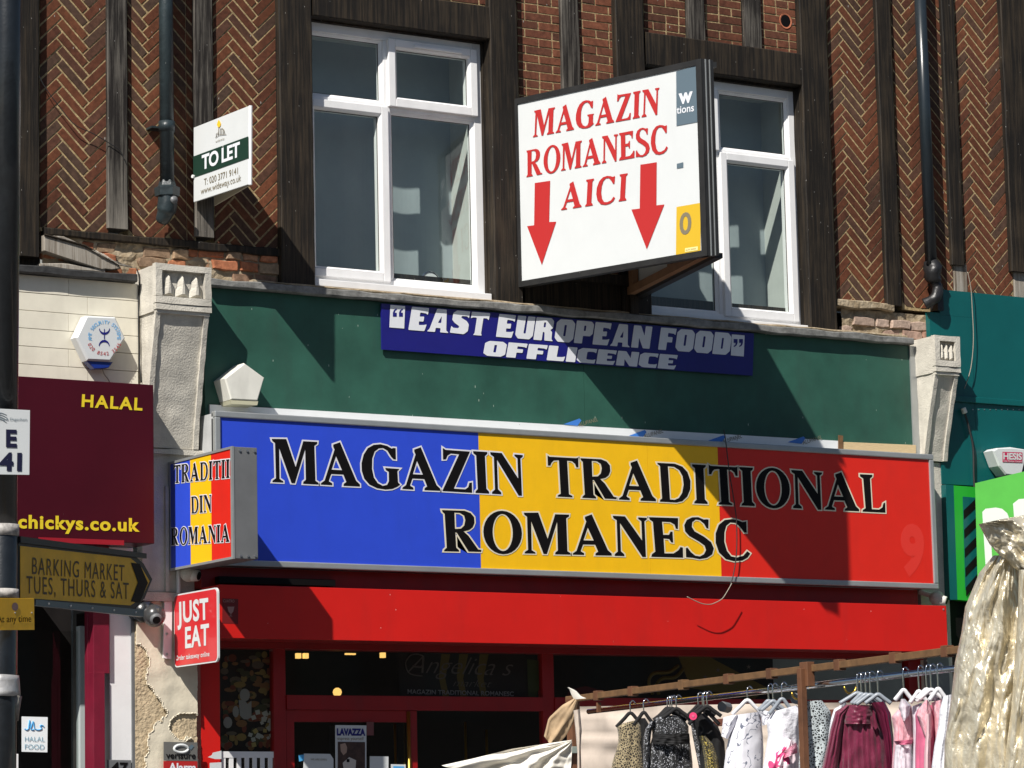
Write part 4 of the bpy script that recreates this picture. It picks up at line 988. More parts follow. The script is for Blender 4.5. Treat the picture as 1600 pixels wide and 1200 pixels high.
# ================================================================== PILASTERS
def roughen(mb, amp, sc, seed, cuts=3):
    me = mb.mesh('t'); bm = bmesh.new(); bm.from_mesh(me)
    for _ in range(cuts):
        es = [e for e in bm.edges if e.calc_length() > .035]
        if not es: break
        bmesh.ops.subdivide_edges(bm, edges=es, cuts=1, use_grid_fill=True)
    bm.normal_update()
    for v in bm.verts:
        v.co += v.normal * (noise.noise(v.co * sc + Vector((seed, 0, 0))) * amp)
    bm.to_mesh(me); bm.free(); return me
def console(label, x0, x1, ztop_, zcap, zb_, d0, dlow, seed, teeth=True):
    root = thing('pilaster', label, 'pilaster', ((x0 + x1) / 2, 0, 0)); d1 = d0 - .03
    cap_d = d0
    # capital block with a hollowed face
    rim = .03
    mb = MB()
    mb.box(x0 - .008, x1 + .008, -cap_d + .035, .02, zcap, ztop_)
    link('capital', roughen(mb, .006, 9, seed), M['stone'], root)
    mb = MB()
    mb.box(x0 - .010, x1 + .010, -cap_d, -cap_d + .034, ztop_ - .03, ztop_ + .004)
    mb.box(x0 - .010, x1 + .010, -cap_d, -cap_d + .034, zcap + .045, zcap + .085)
    mb.box(x0 - .010, x0 + .03, -cap_d, -cap_d + .034, zcap + .086, ztop_ - .031); mb.box(x1 - .03, x1 + .010, -cap_d, -cap_d + .034, zcap + .086, ztop_ - .031)
    link('capital_rim', roughen(mb, .006, 12, seed + 1, 2), M['stone'], root)
    mb = MB(); mb.box(x0 - .006, x1 + .012, -cap_d + .004, -cap_d + .04, zcap + .010, zcap + .040); mb.box(x0, x1 + .004, -cap_d + .014, -cap_d + .05, zcap - .010, zcap + .009)
    link('moulding', roughen(mb, .005, 12, seed + 2, 2), M['stone'], root)
    n = 3; wv = (x1 - x0 - .07) / n
    for k in range(n):
        a = x0 + .035 + wv * k; c = a + wv * .42; zl, zh = zcap + .088, ztop_ - .036
        h_ = zh - zl; prof = [(0, 0), (.06, .25), (.20, .42), (.24, .68), (.42, .98), (.62, .80), (.80, .52), (.97, .30), (1, 0)]
        vs = [(a + wv * u, -cap_d + .03, zl + h_ * v_) for u, v_ in prof]; ctr = [(a + wv * (.5 + (u - .42) * .2), -cap_d + .004, zl + h_ * (.12 + v_ * .68)) for u, v_ in prof]
        m_ = len(prof); fs = [(i, i + 1, m_ + i + 1, m_ + i) for i in range(m_ - 1)] + [tuple(range(m_, 2 * m_))] + [(m_ - 1, 0, m_, 2*m_ - 1)]
        MB().add(vs + ctr, fs).build('leaf_ornament', M['stone'], root)
    # tapering scroll: front leans back to the wall towards its foot
    mb = MB(); ns = 10; vs = []; fs = []
    zs = [zcap - (zcap - zb_) * k / ns for k in range(ns + 1)]
    dd = [dlow + (d1 - dlow) * (1 - k / ns) ** 1.15 for k in range(ns + 1)]
    for z_, d_ in zip(zs, dd): vs += [(x0, .02, z_), (x0, -d_, z_), (x1, -d_, z_), (x1, .02, z_)]
    for k in range(ns):
        for j in range(4): fs.append((k*4 + j, k*4 + (j+1) % 4, (k+1)*4 + (j+1) % 4, (k+1)*4 + j))
    fs += [(0, 1, 2, 3), (ns*4 + 3, ns*4 + 2, ns*4 + 1, ns*4)]
    mb.add(vs, fs); link('tapered_body', roughen(mb, .005, 10, seed + 3, 3), M['stone'], root)
    # raised margins of the sunk face
    e = .028
    for xa, xb in ((x0 - .002, x0 + e), (x1 - e, x1 + .002)):
        vs = []; fs = []
        for z_, d_ in zip(zs, dd): vs += [(xa, -d_ + .004, z_), (xa, -d_ - .014, z_), (xb, -d_ - .014, z_), (xb, -d_ + .004, z_)]
        for k in range(ns):
            for j in range(4): fs.append((k*4 + j, k*4 + (j+1) % 4, (k+1)*4 + (j+1) % 4, (k+1)*4 + j))
        fs += [(0, 1, 2, 3), (ns*4 + 3, ns*4 + 2, ns*4 + 1, ns*4)]
        mb2 = MB().add(vs, fs); link('margin', roughen(mb2, .005, 14, seed + 5, 2), M['stone'], root)
    return root
DP = .255
px0, px1 = P(246, 440, DP).x, P(328, 440, DP).x
zc_t, zc_c = P(290, 416, DP).z, P(290, 488, DP).z
PL = console('cream stone pilaster with leaf carved capital, left of the green fascia', px0, px1, zc_t, zc_c, P(260, 700, .08).z, DP, .075, 3)
zpb = P(260, 700, .08).z
# lower shaft: ledge, sunk panel, ledge, peeling base
mb = MB()
xs0, xs1 = P(214, 800, .05).x, P(318, 800, .05).x
mb.box(xs0 + .03, xs1, -.055, .02, P(260, 925, .05).z, zpb)
link('shaft', roughen(mb, .004, 8, 11, 2), M['stone'], PL)
link('ledge', roughen(MB().box(xs0 + .03, xs1, -.085, -.056, P(270, 710, .08).z, zpb - .005), .006, 9, 4, 3), M['stone'], PL)
link('ledge', roughen(MB().box(xs0, xs1 + .02, -.085, .02, P(270, 940, .08).z, P(270, 926, .08).z), .004, 9, 6, 3), M['stone'], PL)
MB().box(P(257, 800, .06).x, P(262, 800, .06).x, -.075, -.056, P(260, 925, .05).z, P(260, 760, .06).z).build('panel_moulding', M['stone'], PL)
# peeling base
zb0, zb1_ = 0.0, P(270, 941, .05).z
def peel_sheet(name, x0, x1, z0, z1, d, mt, keep, th, seed, parent, step=.018):
    nx = int((x1 - x0) / step); nz = int((z1 - z0) / step); bm = bmesh.new(); vm = {}
    def ok(i, j):
        return keep((i + .5) / nx, (j + .5) / nz)
    for j in range(nz):
        for i in range(nx):
            if not ok(i, j): continue
            q = []
            for a, b in ((i, j), (i + 1, j), (i + 1, j + 1), (i, j + 1)):
                if (a, b) not in vm:
                    x = x0 + a * (x1 - x0) / nx + noise.noise(Vector((a * .9, b * .9, seed))) * step * .5; z = z0 + b * (z1 - z0) / nz + noise.noise(Vector((a * .9, b * .9, seed + 5))) * step * .5
                    e = noise.noise(Vector((x * 8, z * 8, seed))) * .008
                    edge = any(not ok(a - p, b - r) for p in (0, 1) for r in (0, 1))
                    vm[(a, b)] = bm.verts.new((x, -d - e - (.006 * random.random() if edge else 0), z))
                q.append(vm[(a, b)])
            bm.faces.new(q)
    me = bpy.data.meshes.new(name); bm.to_mesh(me); bm.free()
    o = link(name, me, mt, parent)
    if th: m_ = o.modifiers.new('s', 'SOLIDIFY'); m_.thickness = th; m_.offset = -1 if False else 1
    return o
xb0, xb1 = P(211, 1050, .03).x, P(308, 1050, .05).x
MB().box(xb0, xb1, -.035, .05, zb0, zb1_).build('base_core', M['bare_render'], PL)
zv0 = P(260, 1230, .05).z; hz = zb1_ - zv0
peel_sheet('bare_render', xb0, xb1, zv0, zb1_, .040, M['bare_render'], lambda u, v: True, 0, 3, PL)
def keep_paint(u, v):
    n1 = noise.noise(Vector((u * 1.7, v * 4.2, 4.4))) + .10 * noise.noise(Vector((u * 14, v * 40, 1.4)))
    n3 = noise.noise(Vector((u * 2.2, v * 9, 7.7))) + .25 * noise.noise(Vector((u * 9, v * 34, 2.7)))
    if v > .90: return True
    if u < .30 + .42 * n3 + .10 * (1 - v) and v < .78 + .16 * n3 - .25 * (u - .1): return False
    if (u - .82) ** 2 / .07 + (v - .33 + .05 * n3) ** 2 / .006 < 1 + .9 * n3: return False
    return n1 > -.42
peel_sheet('peeling_paint', xb0, xb1, zv0, zb1_, .046, M['render'], keep_paint, .007, 8, PL, .0075)
# right pilaster
px0, px1 = P(1463, 545, .25).x, P(1491, 545, .25).x + .04
PR = console('cream stone pilaster with leaf carved capital between green fascia and teal panels', px0, px1, P(1470, 525, .25).z, P(1470, 582, .25).z, P(1465, 720, .08).z, .25, .07, 23)
MB().box(P(1432, 800, .04).x, px1, -.05, .02, 0.0, P(1465, 722, .08).z).build('shaft', M['stone'], PR)
MB().box(P(1450, 1100, .08).x, P(1478, 1100, .08).x + .03, -.09, -.051, 0, P(1465, 960, .08).z).build('lower_shaft', M['galv'], PR)

# ================================================================== LEFT SHOP
cb = wall_fn(.045)
board = thing('cream_board_cladding', 'cream painted horizontal boards above the maroon sign', 'cladding', (X(100, 520), 0, Z(100, 590)))
zc1, zc0 = P(120, 436, .045).z, P(120, 436, .045).z - 8 * .1005
for k in range(8):
    zt2 = zc1 - k * .1005; xa_, xb_, xm_ = P(-60, 500, .045).x, P(215.5, 500, .045).x, P(107 + (k % 2) * 30, 500, .045).x
    for a, b in ((xa_, xm_ - .0008), (xm_ + .0008, xb_)):
        MB().box(a, b, -.045 - random.uniform(0, .002), .0, zt2 - .0975, zt2).build('plank', M['cream'], board, bevel=.0015)
MB().box(P(-60, 500).x, P(215, 500).x, .0, .02, zc0, zc1).build('backing', M['timber'], board)
rough_box('lead_capping', P(-60, 430, .09).x, P(214, 445, .09).x, -.0, .10, zc1 + .002, zc1 + .045, mat('dark_lead', (.035, .035, .035), .6, var=.5, vscale=14, bump=.004), board, .008, 41, .05)
rough_box('mossy_batten', P(66, 420, .07).x, P(165, 430, .07).x, -.0, .06, zc1 + .046, zc1 + .075, M['old_wood'], board, .012, 43, .03)
line('cable', wall_fn(.05), [(213, 420), (217, 440), (215.5, 500), (217, 560), (220, 598)], .004, M['wiredark'], board, off=.006)
# maroon lightbox
DM = .27
mw = wall_fn(DM)
xm1_ = P(240.5, 720, DM).x; zmt = (P(28, 588, DM).z + P(241, 601, DM).z) / 2; zmb = (P(100, 842, DM).z + P(239, 852, DM).z) / 2
ms = thing('maroon_sign', 'dark maroon shop sign with yellow HALAL and web address lettering', 'sign', (xm1_ - .5, 0, zmb))
MB().box(P(-90, 700, DM).x, xm1_, -DM, -.05, zmb, zmt).build('lightbox', M['maroon'], ms, bevel=.003)
MB().box(P(60, 850, DM).x, P(193, 850, DM).x, -DM - .008, -DM - .001, zmb - .015, zmb + .012).build('lower_lip', mat('red_lip', (.30, .01, .02), .4), ms)
yl = mat('sign_yellow_lettering', (.72, .55, .02), .5)
place('lettering', bfont('HALAL', .03, spacing=1.18), mw, (127, 635), (222, 641), (128, 616), yl, ms)
place('lettering', bfont('chickys.co.uk', .035, spacing=1.12), mw, (28, 824.5), (218, 830), (28, 804), yl, ms)
# alarm box
aw2 = wall_fn(.13)
ab = thing('alarm_box', 'white hexagonal alarm box with blue lens on the cream boards', 'alarm box', P(157, 576, .05))
hexa = [(135, 493), (181, 495), (196.5, 528), (172.5, 565), (136.5, 563), (119, 527)]
slab('cover', aw2, hexa, .075, M['white'], ab, inset=.012)
slab('lens', wall_fn(.115), [(136, 564), (177, 565.5), (171, 574), (163, 576), (147, 576)], .05, M['bluelens'], ab, inset=.006)
for r_, mt_ in (((.0), 'x'),): pass
def arc_text(txt, fn, cx_, cy_, r_, a0_, a1_, cap, mt, parent, inner=False, bold=.03):
    n_ = len(txt)
    for k, ch in enumerate(txt):
        if ch == ' ': continue
        a = math.radians(a0_ + (a1_ - a0_) * k / (n_ - 1)); ux, uy = math.cos(a), -math.sin(a)
        V, F, bb = bfont(ch, bold); wch = (bb[1] - bb[0]) / bb[2] * cap
        bx_, by_ = cx_ + ux * r_, cy_ + uy * r_
        if not inner: tx, ty = -uy, ux; ox_, oy_ = ux, uy
        else: tx, ty = uy, -ux; ox_, oy_ = -ux, -uy
        place('lettering', (V, F, bb), fn, (bx_ - tx * wch / 2, by_ - ty * wch / 2), (bx_ + tx * wch / 2, by_ + ty * wch / 2), (bx_ - tx * wch / 2 + ox_ * cap, by_ - ty * wch / 2 + oy_ * cap), mt, parent, off=.002)
arc_text('AMT SECURITY SYSTEMS', aw2, 163, 526, 20.0, 190, -8, 5.4, M['skyprint'], ab, bold=.0)
arc_text('020 8542 3545', aw2, 163, 527, 28.5, 206, 334, 5.6, M['redprint'], ab, inner=True, bold=.0)
for s in (1, -1):
    c0 = (163, 513) if s > 0 else (162.5, 541)
    o_ = [(c0[0] + 8.6 * math.cos(math.radians(t)), c0[1] + s * 10 * math.sin(math.radians(t))) for t in range(5, 176, 17)]
    i_ = [(c0[0] + 7.6 * math.cos(math.radians(t)), c0[1] + s * 7.2 * math.sin(math.radians(t)) - s * .6) for t in range(175, 4, -17)]
    poly('emblem', aw2, o_ + i_, M['navy'], ab, off=.002)
poly('emblem', aw2, [(162.2, 514), (163.4, 514), (163.4, 530), (162.2, 530)], M['navy'], ab, off=.0025)
line('cable', wall_fn(.05), [(159, 574), (162, 584), (168, 592), (171, 598)], .003, M['wirelight'], ab, off=.004)
# five sided box
pb = thing('bell_box', 'weathered white five sided bell box above the left end of the long sign', 'bell box', P(383, 632, .05))
slab('cover', wall_fn(.17), [(382, 567), (413.5, 590), (403, 626), (361, 624), (351.5, 591)], .14, M['shade'], pb, inset=.008)
slab('base', wall_fn(.165), [(360, 625), (403.5, 627), (402, 633), (362, 631)], .13, mat('shaded_plastic', (.50, .48, .34), .5), pb)  # bottom strip of the bell box, its shade put into a darker colour

# shop opening below the maroon sign
shop_l = thing('left_shopfront', 'shaded shop entrance with maroon posts under the maroon sign', 'shopfront', (X(110, 1100), 0, 0))
zs1 = zmb + .0
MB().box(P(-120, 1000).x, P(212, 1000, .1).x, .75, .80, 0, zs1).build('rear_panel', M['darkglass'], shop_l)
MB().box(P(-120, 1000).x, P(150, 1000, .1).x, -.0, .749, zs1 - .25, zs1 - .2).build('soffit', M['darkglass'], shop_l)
def vbox(nm, xl_, xr__, yref, d0_, d1_, z0_, z1_, mt, parent, bev=.002):
    return MB().box(P(xl_, yref, d1_).x, P(xr__, yref, d1_).x, -d1_, -d0_, z0_, z1_).build(nm, M[mt] if isinstance(mt, str) else mt, parent, bevel=bev)
vbox('post', 146, 171, 980, -.02, .05, P(150, 1052, .05).z, zs1, 'maroon_frame', shop_l)
vbox('post', 146.5, 164, 1120, -.02, .06, 0, P(150, 1050, .05).z, 'maroon_frame', shop_l)
vbox('post', 137, 146, 1120, -.06, -.021, 0, zs1, 'maroon_frame', shop_l)
vbox('door_frame', 125, 135, 1100, -.25, -.2, 0, P(130, 978, -.2).z, mat('grey_white_door_frame', (.42, .46, .46), .5), shop_l)
vbox('door_frame', 20, 29, 1120, .0, .05, 0, P(25, 1178, .05).z, M['upvc'], shop_l)
MB().add([(P(30, 1100, -.2).x, .22, 0), (P(124, 1100, -.2).x, .22, 0), (P(124, 1100, -.2).x, .22, P(90, 985, -.2).z), (P(30, 1100, -.2).x, .22, P(90, 985, -.2).z)], [(0, 1, 2, 3)]).build('pane', M['shopglass'], shop_l)
vbox('white_pillar', 171.5, 209, 1050, -.05, .02, 0, zs1, M['upvc'], shop_l)
vbox('drip_strip', 206, 211, 1050, .0, .03, 0, P(208, 960, .02).z, 'galv', shop_l)
vbox('inner_post', 100, 112, 1100, -.2, -.1, 0, zs1, 'darkred', shop_l) if False else None
hs = wall_fn(-.19)
stk = thing('halal_sticker', 'small white window sticker reading HALAL FOOD in the dark shop entrance', 'sticker', hs(54, 1175))
slab('sheet', hs, [(34, 1119.5), (74.5, 1120.5), (74, 1175.5), (34, 1174.5)], .002, mat('white_sticker', (.85, .9, .92), .4, emis=None), stk)
lb = mat('pale_blue_print', (.25, .42, .52), .5)
place('lettering', bfont('HALAL'), hs, (38.5, 1158), (69.5, 1158.5), (38.5, 1151), lb, stk)
place('lettering', bfont('FOOD'), hs, (38.5, 1170.5), (69, 1171), (38.5, 1163), lb, stk)
for pts in ([(68.5, 1136), (66, 1133.5), (62.5, 1134), (65, 1138), (61, 1140.5), (56, 1140), (53.5, 1137), (52.5, 1128)], [(53, 1140), (49.5, 1140.5), (47.5, 1137), (46.5, 1126)], [(51.5, 1127), (49.5, 1133), (47.5, 1139)], [(46, 1125), (44.8, 1134), (44, 1139), (40.5, 1140.5), (38.3, 1138.5)]):
    line('script_stroke', hs, pts, .0035, M['skyprint'], stk, off=.002, seg=4)
nb = thing('number_plate', 'grey house number plate reading 47 at the foot of the white pillar', 'number plate', P(187, 1200, .03))
slab('plate', wall_fn(.035), [(168, 1187), (205.5, 1187.5), (205.5, 1212), (168, 1211)], .008, M['galv'], nb, bevel=.003)
place('lettering', bfont('47', .03), wall_fn(.035), (173, 1207), (200, 1207.5), (173, 1191), M['black'], nb)

# ================================================================== MIDDLE SHOPFRONT
sfm = thing('middle_shopfront', 'dark red framed shopfront in the shade under the red awning', 'shopfront', (X(850, 1100), 0, 0))
zsf = zb1 + .03
xf0, xf1 = P(314, 1100, .05).x, P(1450, 1100, .05).x
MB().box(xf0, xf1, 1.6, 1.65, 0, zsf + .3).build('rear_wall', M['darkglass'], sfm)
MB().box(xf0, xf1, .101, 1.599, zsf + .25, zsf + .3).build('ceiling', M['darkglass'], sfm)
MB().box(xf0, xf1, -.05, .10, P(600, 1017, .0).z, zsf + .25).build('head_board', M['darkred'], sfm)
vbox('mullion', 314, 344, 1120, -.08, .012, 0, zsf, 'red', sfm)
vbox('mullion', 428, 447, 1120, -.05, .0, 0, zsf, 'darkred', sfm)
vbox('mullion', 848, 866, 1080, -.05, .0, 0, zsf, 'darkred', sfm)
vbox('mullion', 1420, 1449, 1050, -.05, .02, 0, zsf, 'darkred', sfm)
ztr = P(640, 1110, -.01).z; ztr2 = P(640, 1088, -.01).z
MB().box(P(447, 1100).x + .002, P(848, 1100).x - .002, -.008, .05, ztr, ztr2).build('transom', M['darkred'], sfm)
MB().box(P(866, 1100).x + .002, P(1420, 1100).x - .002, -.008, .05, P(900, 1112).z, P(900, 1090).z).build('transom', M['darkred'], sfm)
vbox('door_stile', 447.5, 460, 1150, -.04, -.006, 0, ztr - .001, 'darkred', sfm)
vbox('door_stile', 640, 652, 1150, -.04, -.006, 0, ztr - .001, 'darkred', sfm)
MB().box(P(460, 1120).x + .001, P(640, 1120).x - .001, .006, .04, P(540, 1128).z, ztr - .001).build('door_rail', M['darkred'], sfm)
for a, b, z0_, z1_ in ((344, 428, 0, zsf), (447, 848, ztr2, zsf), (460, 640, 0, P(540, 1128).z), (652, 848, 0, ztr), (866, 1420, P(900, 1090).z, zsf), (866, 1420, 0, P(900, 1112).z)):
    MB().add([(P(a, 1100, -.02).x, .022, z0_), (P(b, 1100, -.02).x, .022, z0_), (P(b, 1100, -.02).x, .022, z1_), (P(a, 1100, -.02).x, .022, z1_)], [(0, 1, 2, 3)]).build('pane', M['shopglass'], sfm)
# brass poles
for a, y_, d_ in ((617, 1130, -.10), (638, 1112, -.004), (727, 1128, -.16), (760, 1140, -.16)):
    MB().tube([P(a, y_, d_), Vector((P(a, y_, d_).x, -d_, .9))], .012 if d_ > -.05 else .008, 8).build('pull_bar', M['gold_trim'], sfm, smooth=True)
# interior lamps
for i_, (a, b) in enumerate(((466, 1024), (477.5, 1024), (598, 1023))):
    q = P(a, b + .8, -1.2); o = MB().box(q.x - .014, q.x + .014, q.y - .014, q.y + .014, q.z - .016, q.z + .016).build('ceiling_lamp', M['lamp'], None)
    tag(o, ('small square warm ceiling lamp seen through the transom glass, leftmost', 'small square warm ceiling lamp, right one of the close pair in the shop', 'small square warm ceiling lamp alone near the faint painted lettering')[i_], 'lamp', 'warm lamps inside the shop')
o = MB().tube([P(527, 1081.5, -1.0), P(527, 1081.5, -1.03)], .028, 10).build('round_lamp', M['lamp'], None); tag(o, 'round warm lamp glowing low in the transom window', 'lamp')
o = MB().box(P(541, 1022, -1.1).x, P(556, 1022, -1.1).x, 1.1, 1.12, P(548, 1023, -1.1).z, P(548, 1020.5, -1.1).z).build('strip_lamp', M['lamp'], None); tag(o, 'thin warm strip lamp between the square lamps in the shop', 'lamp')
# painted glass art in the transom windows: flat print on the inner face of the glass
gw = wall_fn(-.035)
faint = mat('faint_script_print', (.16, .13, .12), .6); faint2 = mat('faint_gold_print', (.16, .11, .02), .6); faint3 = mat('faint_red_print', (.12, .012, .012), .6); faintg = mat('faint_green_print', (.06, .075, .02), .6)
poly('print_panel', gw, [(623, 1019), (822, 1022), (822, 1092), (626, 1090)], mat('print_ground', (.018, .014, .012), .6), sfm, off=-.004)
for x_ in (690, 718, 750): poly('print_stripe', gw, [(x_, 1022), (x_ + 14, 1022), (x_ + 6, 1060), (x_ + 12, 1088), (x_ + 2, 1088), (x_ - 4, 1058)], faint2, sfm, off=-.003)
place('lettering', bfont('Angelica s', -.012, shear=.35), gw, (636, 1051), (800, 1056), (640, 1024), faint, sfm, off=-.0015)
place('lettering', bfont('market', -.012, shear=.35), gw, (708, 1072), (768, 1074), (709, 1061), faint, sfm, off=-.0015)
place('lettering', bfont('MAGAZIN TRADITIONAL ROMANESC', .02), gw, (637, 1084), (803, 1087.5), (637, 1077), mat('faint_white_print', (.36, .33, .33), .6), sfm, off=-.0015)
line('flourish', gw, [(660, 1056), (640, 1052), (634, 1035), (645, 1022), (662, 1026), (658, 1042), (645, 1040)], .004, faint, sfm, off=-.001, seg=4)
for pts in ([(1020, 1085), (1014, 1065), (1022, 1052), (1045, 1050), (1060, 1040)], [(1030, 1085), (1026, 1070), (1036, 1060), (1055, 1058), (1068, 1045)]):
    line('flourish', gw, pts, .012, faint2, sfm, off=-.001, seg=4)
poly('print_blob', gw, [(1060, 1025), (1110, 1027), (1200, 1075), (1180, 1092), (1080, 1075)], faint2, sfm, off=-.003)
poly('print_blob', gw, [(880, 1100), (890, 1078), (915, 1072), (940, 1078), (955, 1100)], faint3, sfm, off=-.003)
poly('print_blob', gw, [(824, 1030), (842, 1032), (848, 1060), (838, 1090), (826, 1088)], faintg, sfm, off=-.003)
for a, b in ((1102, 1058), (1122, 1047), (1170, 1042), (1194, 1058)):
    poly('print_star', gw, [(a + 4 * math.cos(t * math.pi / 5 - math.pi / 2) * (1 if t % 2 == 0 else .4), b + 4 * math.sin(t * math.pi / 5 - math.pi / 2) * (1 if t % 2 == 0 else .4)) for t in range(10)], faint, sfm, off=-.001)
# grocery poster in the left display window
gp_ = thing('grocery_poster', 'dim window poster of a white jug, sugar cubes and groceries beside the red frame', 'poster', P(386, 1172, -.04))
pw = wall_fn(-.05)
gm = mat('grocery_print', (.035, .014, .008), .6, col2=(.012, .014, .008), vscale=22)
slab('sheet', pw, [(344, 1016), (429, 1018), (429, 1174), (344, 1172)], .003, gm, gp_)
rnd = random.Random(4)
def blob(cx_, cy_, rx_, ry_, mt, off=.003, n_=14, nm='print_shape'):
    poly(nm, pw, [(cx_ + rx_ * math.cos(2*math.pi*k/n_), cy_ + ry_ * math.sin(2*math.pi*k/n_)) for k in range(n_)], mt, gp_, off)
pcols = [mat('print_tone', c, .6) for c in ((.28, .13, .045), (.22, .05, .022), (.32, .21, .06), (.08, .075, .03), (.16, .12, .08))]
for k in range(120):
    blob(rnd.uniform(349, 425), rnd.uniform(1022, 1168), rnd.uniform(2.5, 10), rnd.uniform(2, 7), pcols[rnd.randrange(5)], off=.002 + k * .00005, n_=9)
jug = mat('print_jug', (.40, .38, .34), .6)
poly('print_shape', pw, [(372, 1094), (381, 1094), (386, 1100), (392, 1095), (392, 1124), (380, 1124), (374, 1118)], jug, gp_, .007); blob(381.5, 1086, 8, 10, jug, .0075)
blob(355, 1129, 7, 9, jug, .007); blob(367.5, 1112, 5, 9, jug, .007)
cube_m = mat('print_cubes', (.50, .38, .12), .6); cube_w = mat('print_sugar', (.55, .53, .44), .6)
for k in range(26):
    a, b = 398 + rnd.uniform(-8, 27), 1128 + rnd.uniform(-16, 36); s_ = rnd.uniform(3, 6); t = rnd.uniform(0, 1.5)
    poly('print_shape', pw, [(a + s_ * math.cos(t + q * math.pi / 2), b + s_ * math.sin(t + q * math.pi / 2)) for q in range(4)], cube_m if k % 3 == 0 and b > 1130 else cube_w, gp_, .0076 + k * .00004)
# white basket with slots
bk_ = thing('white_crate', 'white slotted plastic crate at the foot of the grocery poster', 'crate', P(388, 1215, .0))
for k in range(7):
    a = 346 + k * 12.2; slab('slat', wall_fn(-.01), [(a, 1184), (a + 6.6, 1184), (a + 6.6, 1225), (a, 1225)], .006, M['upvc'], bk_)
slab('rim', wall_fn(-.008), [(345, 1174), (430, 1174.5), (430, 1184), (345, 1184)], .01, M['upvc'], bk_)
# small notices on the lit red post
for lab, pts in (('small torn white notice on the red post, upper one', [(333, 1176), (346, 1173), (346, 1186), (336, 1186), (325, 1183), (331, 1180)]), ('small white notice on the red post, lower one', [(328, 1192), (346, 1191), (346, 1210), (328, 1210)])):
    o = slab('notice', wall_fn(.055), pts, .002, M['white'], None); tag(o, lab, 'notice')
# coffee poster, leaflets
cpw = wall_fn(.012)
cp_ = thing('coffee_poster', 'tall narrow coffee poster with dark photo and blue capitals on the shop door', 'poster', cpw(548, 1215))
slab('sheet', cpw, [(524, 1133), (572.5, 1133.5), (572.5, 1225), (524.5, 1225)], .003, M['white'], cp_)
poly('print_panel', cpw, [(527.5, 1159), (570, 1159.5), (570, 1225), (527.5, 1225)], mat('sepia_dark_print', (.05, .025, .018), .5, var=.5, vscale=30), cp_)
place('lettering', bfont('LAVAZZA', .055), cpw, (526, 1148.5), (570.5, 1149), (526, 1138), M['navy'], cp_)
place('lettering', bfont('espress yourself'), cpw, (527, 1156), (568, 1156.5), (527, 1151), M['greyprint'], cp_)
poly('print_shape', cpw, [(531, 1163), (539, 1161), (542, 1168), (541, 1176), (536, 1180), (532, 1174)], mat('print_skin', (.38, .26, .2), .5), cp_, off=.004)
poly('print_shape', cpw, [(535, 1192), (545, 1183), (556, 1188), (555, 1200), (545, 1204), (536, 1200)], mat('print_cup', (.55, .5, .46), .5), cp_, off=.004)
poly('print_shape', cpw, [(541, 1186), (545.5, 1186), (545.5, 1191), (541, 1191)], M['black'], cp_, off=.005)
for nm, lab, pts, mt in (('leaflet', 'white leaflet with blue mark behind the door glass left of the coffee poster', [(475, 1177.5), (516, 1178), (521, 1186), (521, 1230), (473, 1230)], 'white'),
                         ('leaflet', 'plain pale leaflet right of the coffee poster', [(578, 1181.5), (607, 1182), (607, 1230), (578, 1230)], 'white'),
                         ('sticker', 'blue and white square sticker low beside the brass bar', [(611, 1194), (634, 1194.5), (634, 1225), (611, 1225)], 'white')):
    o = slab(nm, wall_fn(.014 if nm == 'leaflet' else .018), pts, .002, M[mt], None); tag(o, lab, nm)
    if nm == 'sticker': poly('print_panel', wall_fn(.018), [(614, 1197), (631, 1197.5), (631, 1225), (614, 1225)], M['skyprint'], o)
    elif pts[0][0] == 475:
        poly('print_mark', wall_fn(.014), [(466, 1180), (474.5, 1179), (474.5, 1188), (467, 1190)], M['skyprint'], o); 
        place('lettering', bfont('WE ARE OPEN'), wall_fn(.014), (485, 1188), (510, 1188.5), (485, 1185), M['greyprint'], o)
o = slab('sticker', wall_fn(.01), [(573, 1128), (584, 1128), (584, 1149), (573, 1149)], .002, mat('dull_red_print', (.16, .05, .05), .5), None); tag(o, 'small dull red and grey sticker at the corner of the coffee poster', 'sticker')
# alarm plate on the pillar
vw = wall_fn(.075)
vp = thing('alarm_plate', 'grey and red alarm company plate at the foot of the peeling pillar', 'sign', vw(282, 1215))
slab('plate', vw, [(256, 1159), (308.5, 1160), (308.5, 1189), (256, 1188.5)], .006, mat('grey_brushed_plate', (.22, .215, .2), .35, metal=.4), vp)
slab('plate_lower', vw, [(256, 1189), (308.5, 1189.5), (308.5, 1225), (256, 1225)], .006, mat('plate_red', (.42, .02, .02), .4), vp)
place('lettering', bfont('verisure', .02), vw, (259, 1185), (305.5, 1185.5), (259, 1175), M['black'], vp)
place('lettering', bfont('Alarm', .03), vw, (263, 1205), (305.5, 1205.5), (263, 1192), M['whiteprint'], vp)
c_ = [(283 + 11 * math.cos(2*math.pi*k/18), 1170 + 6 * math.sin(2*math.pi*k/18)) for k in range(19)]
line('emblem', vw, c_, .008, M['white'], vp, off=.002, sm=False, seg=4); poly('emblem', vw, [(294, 1168), (299, 1163), (303, 1166), (298, 1172)], M['slate'], vp)

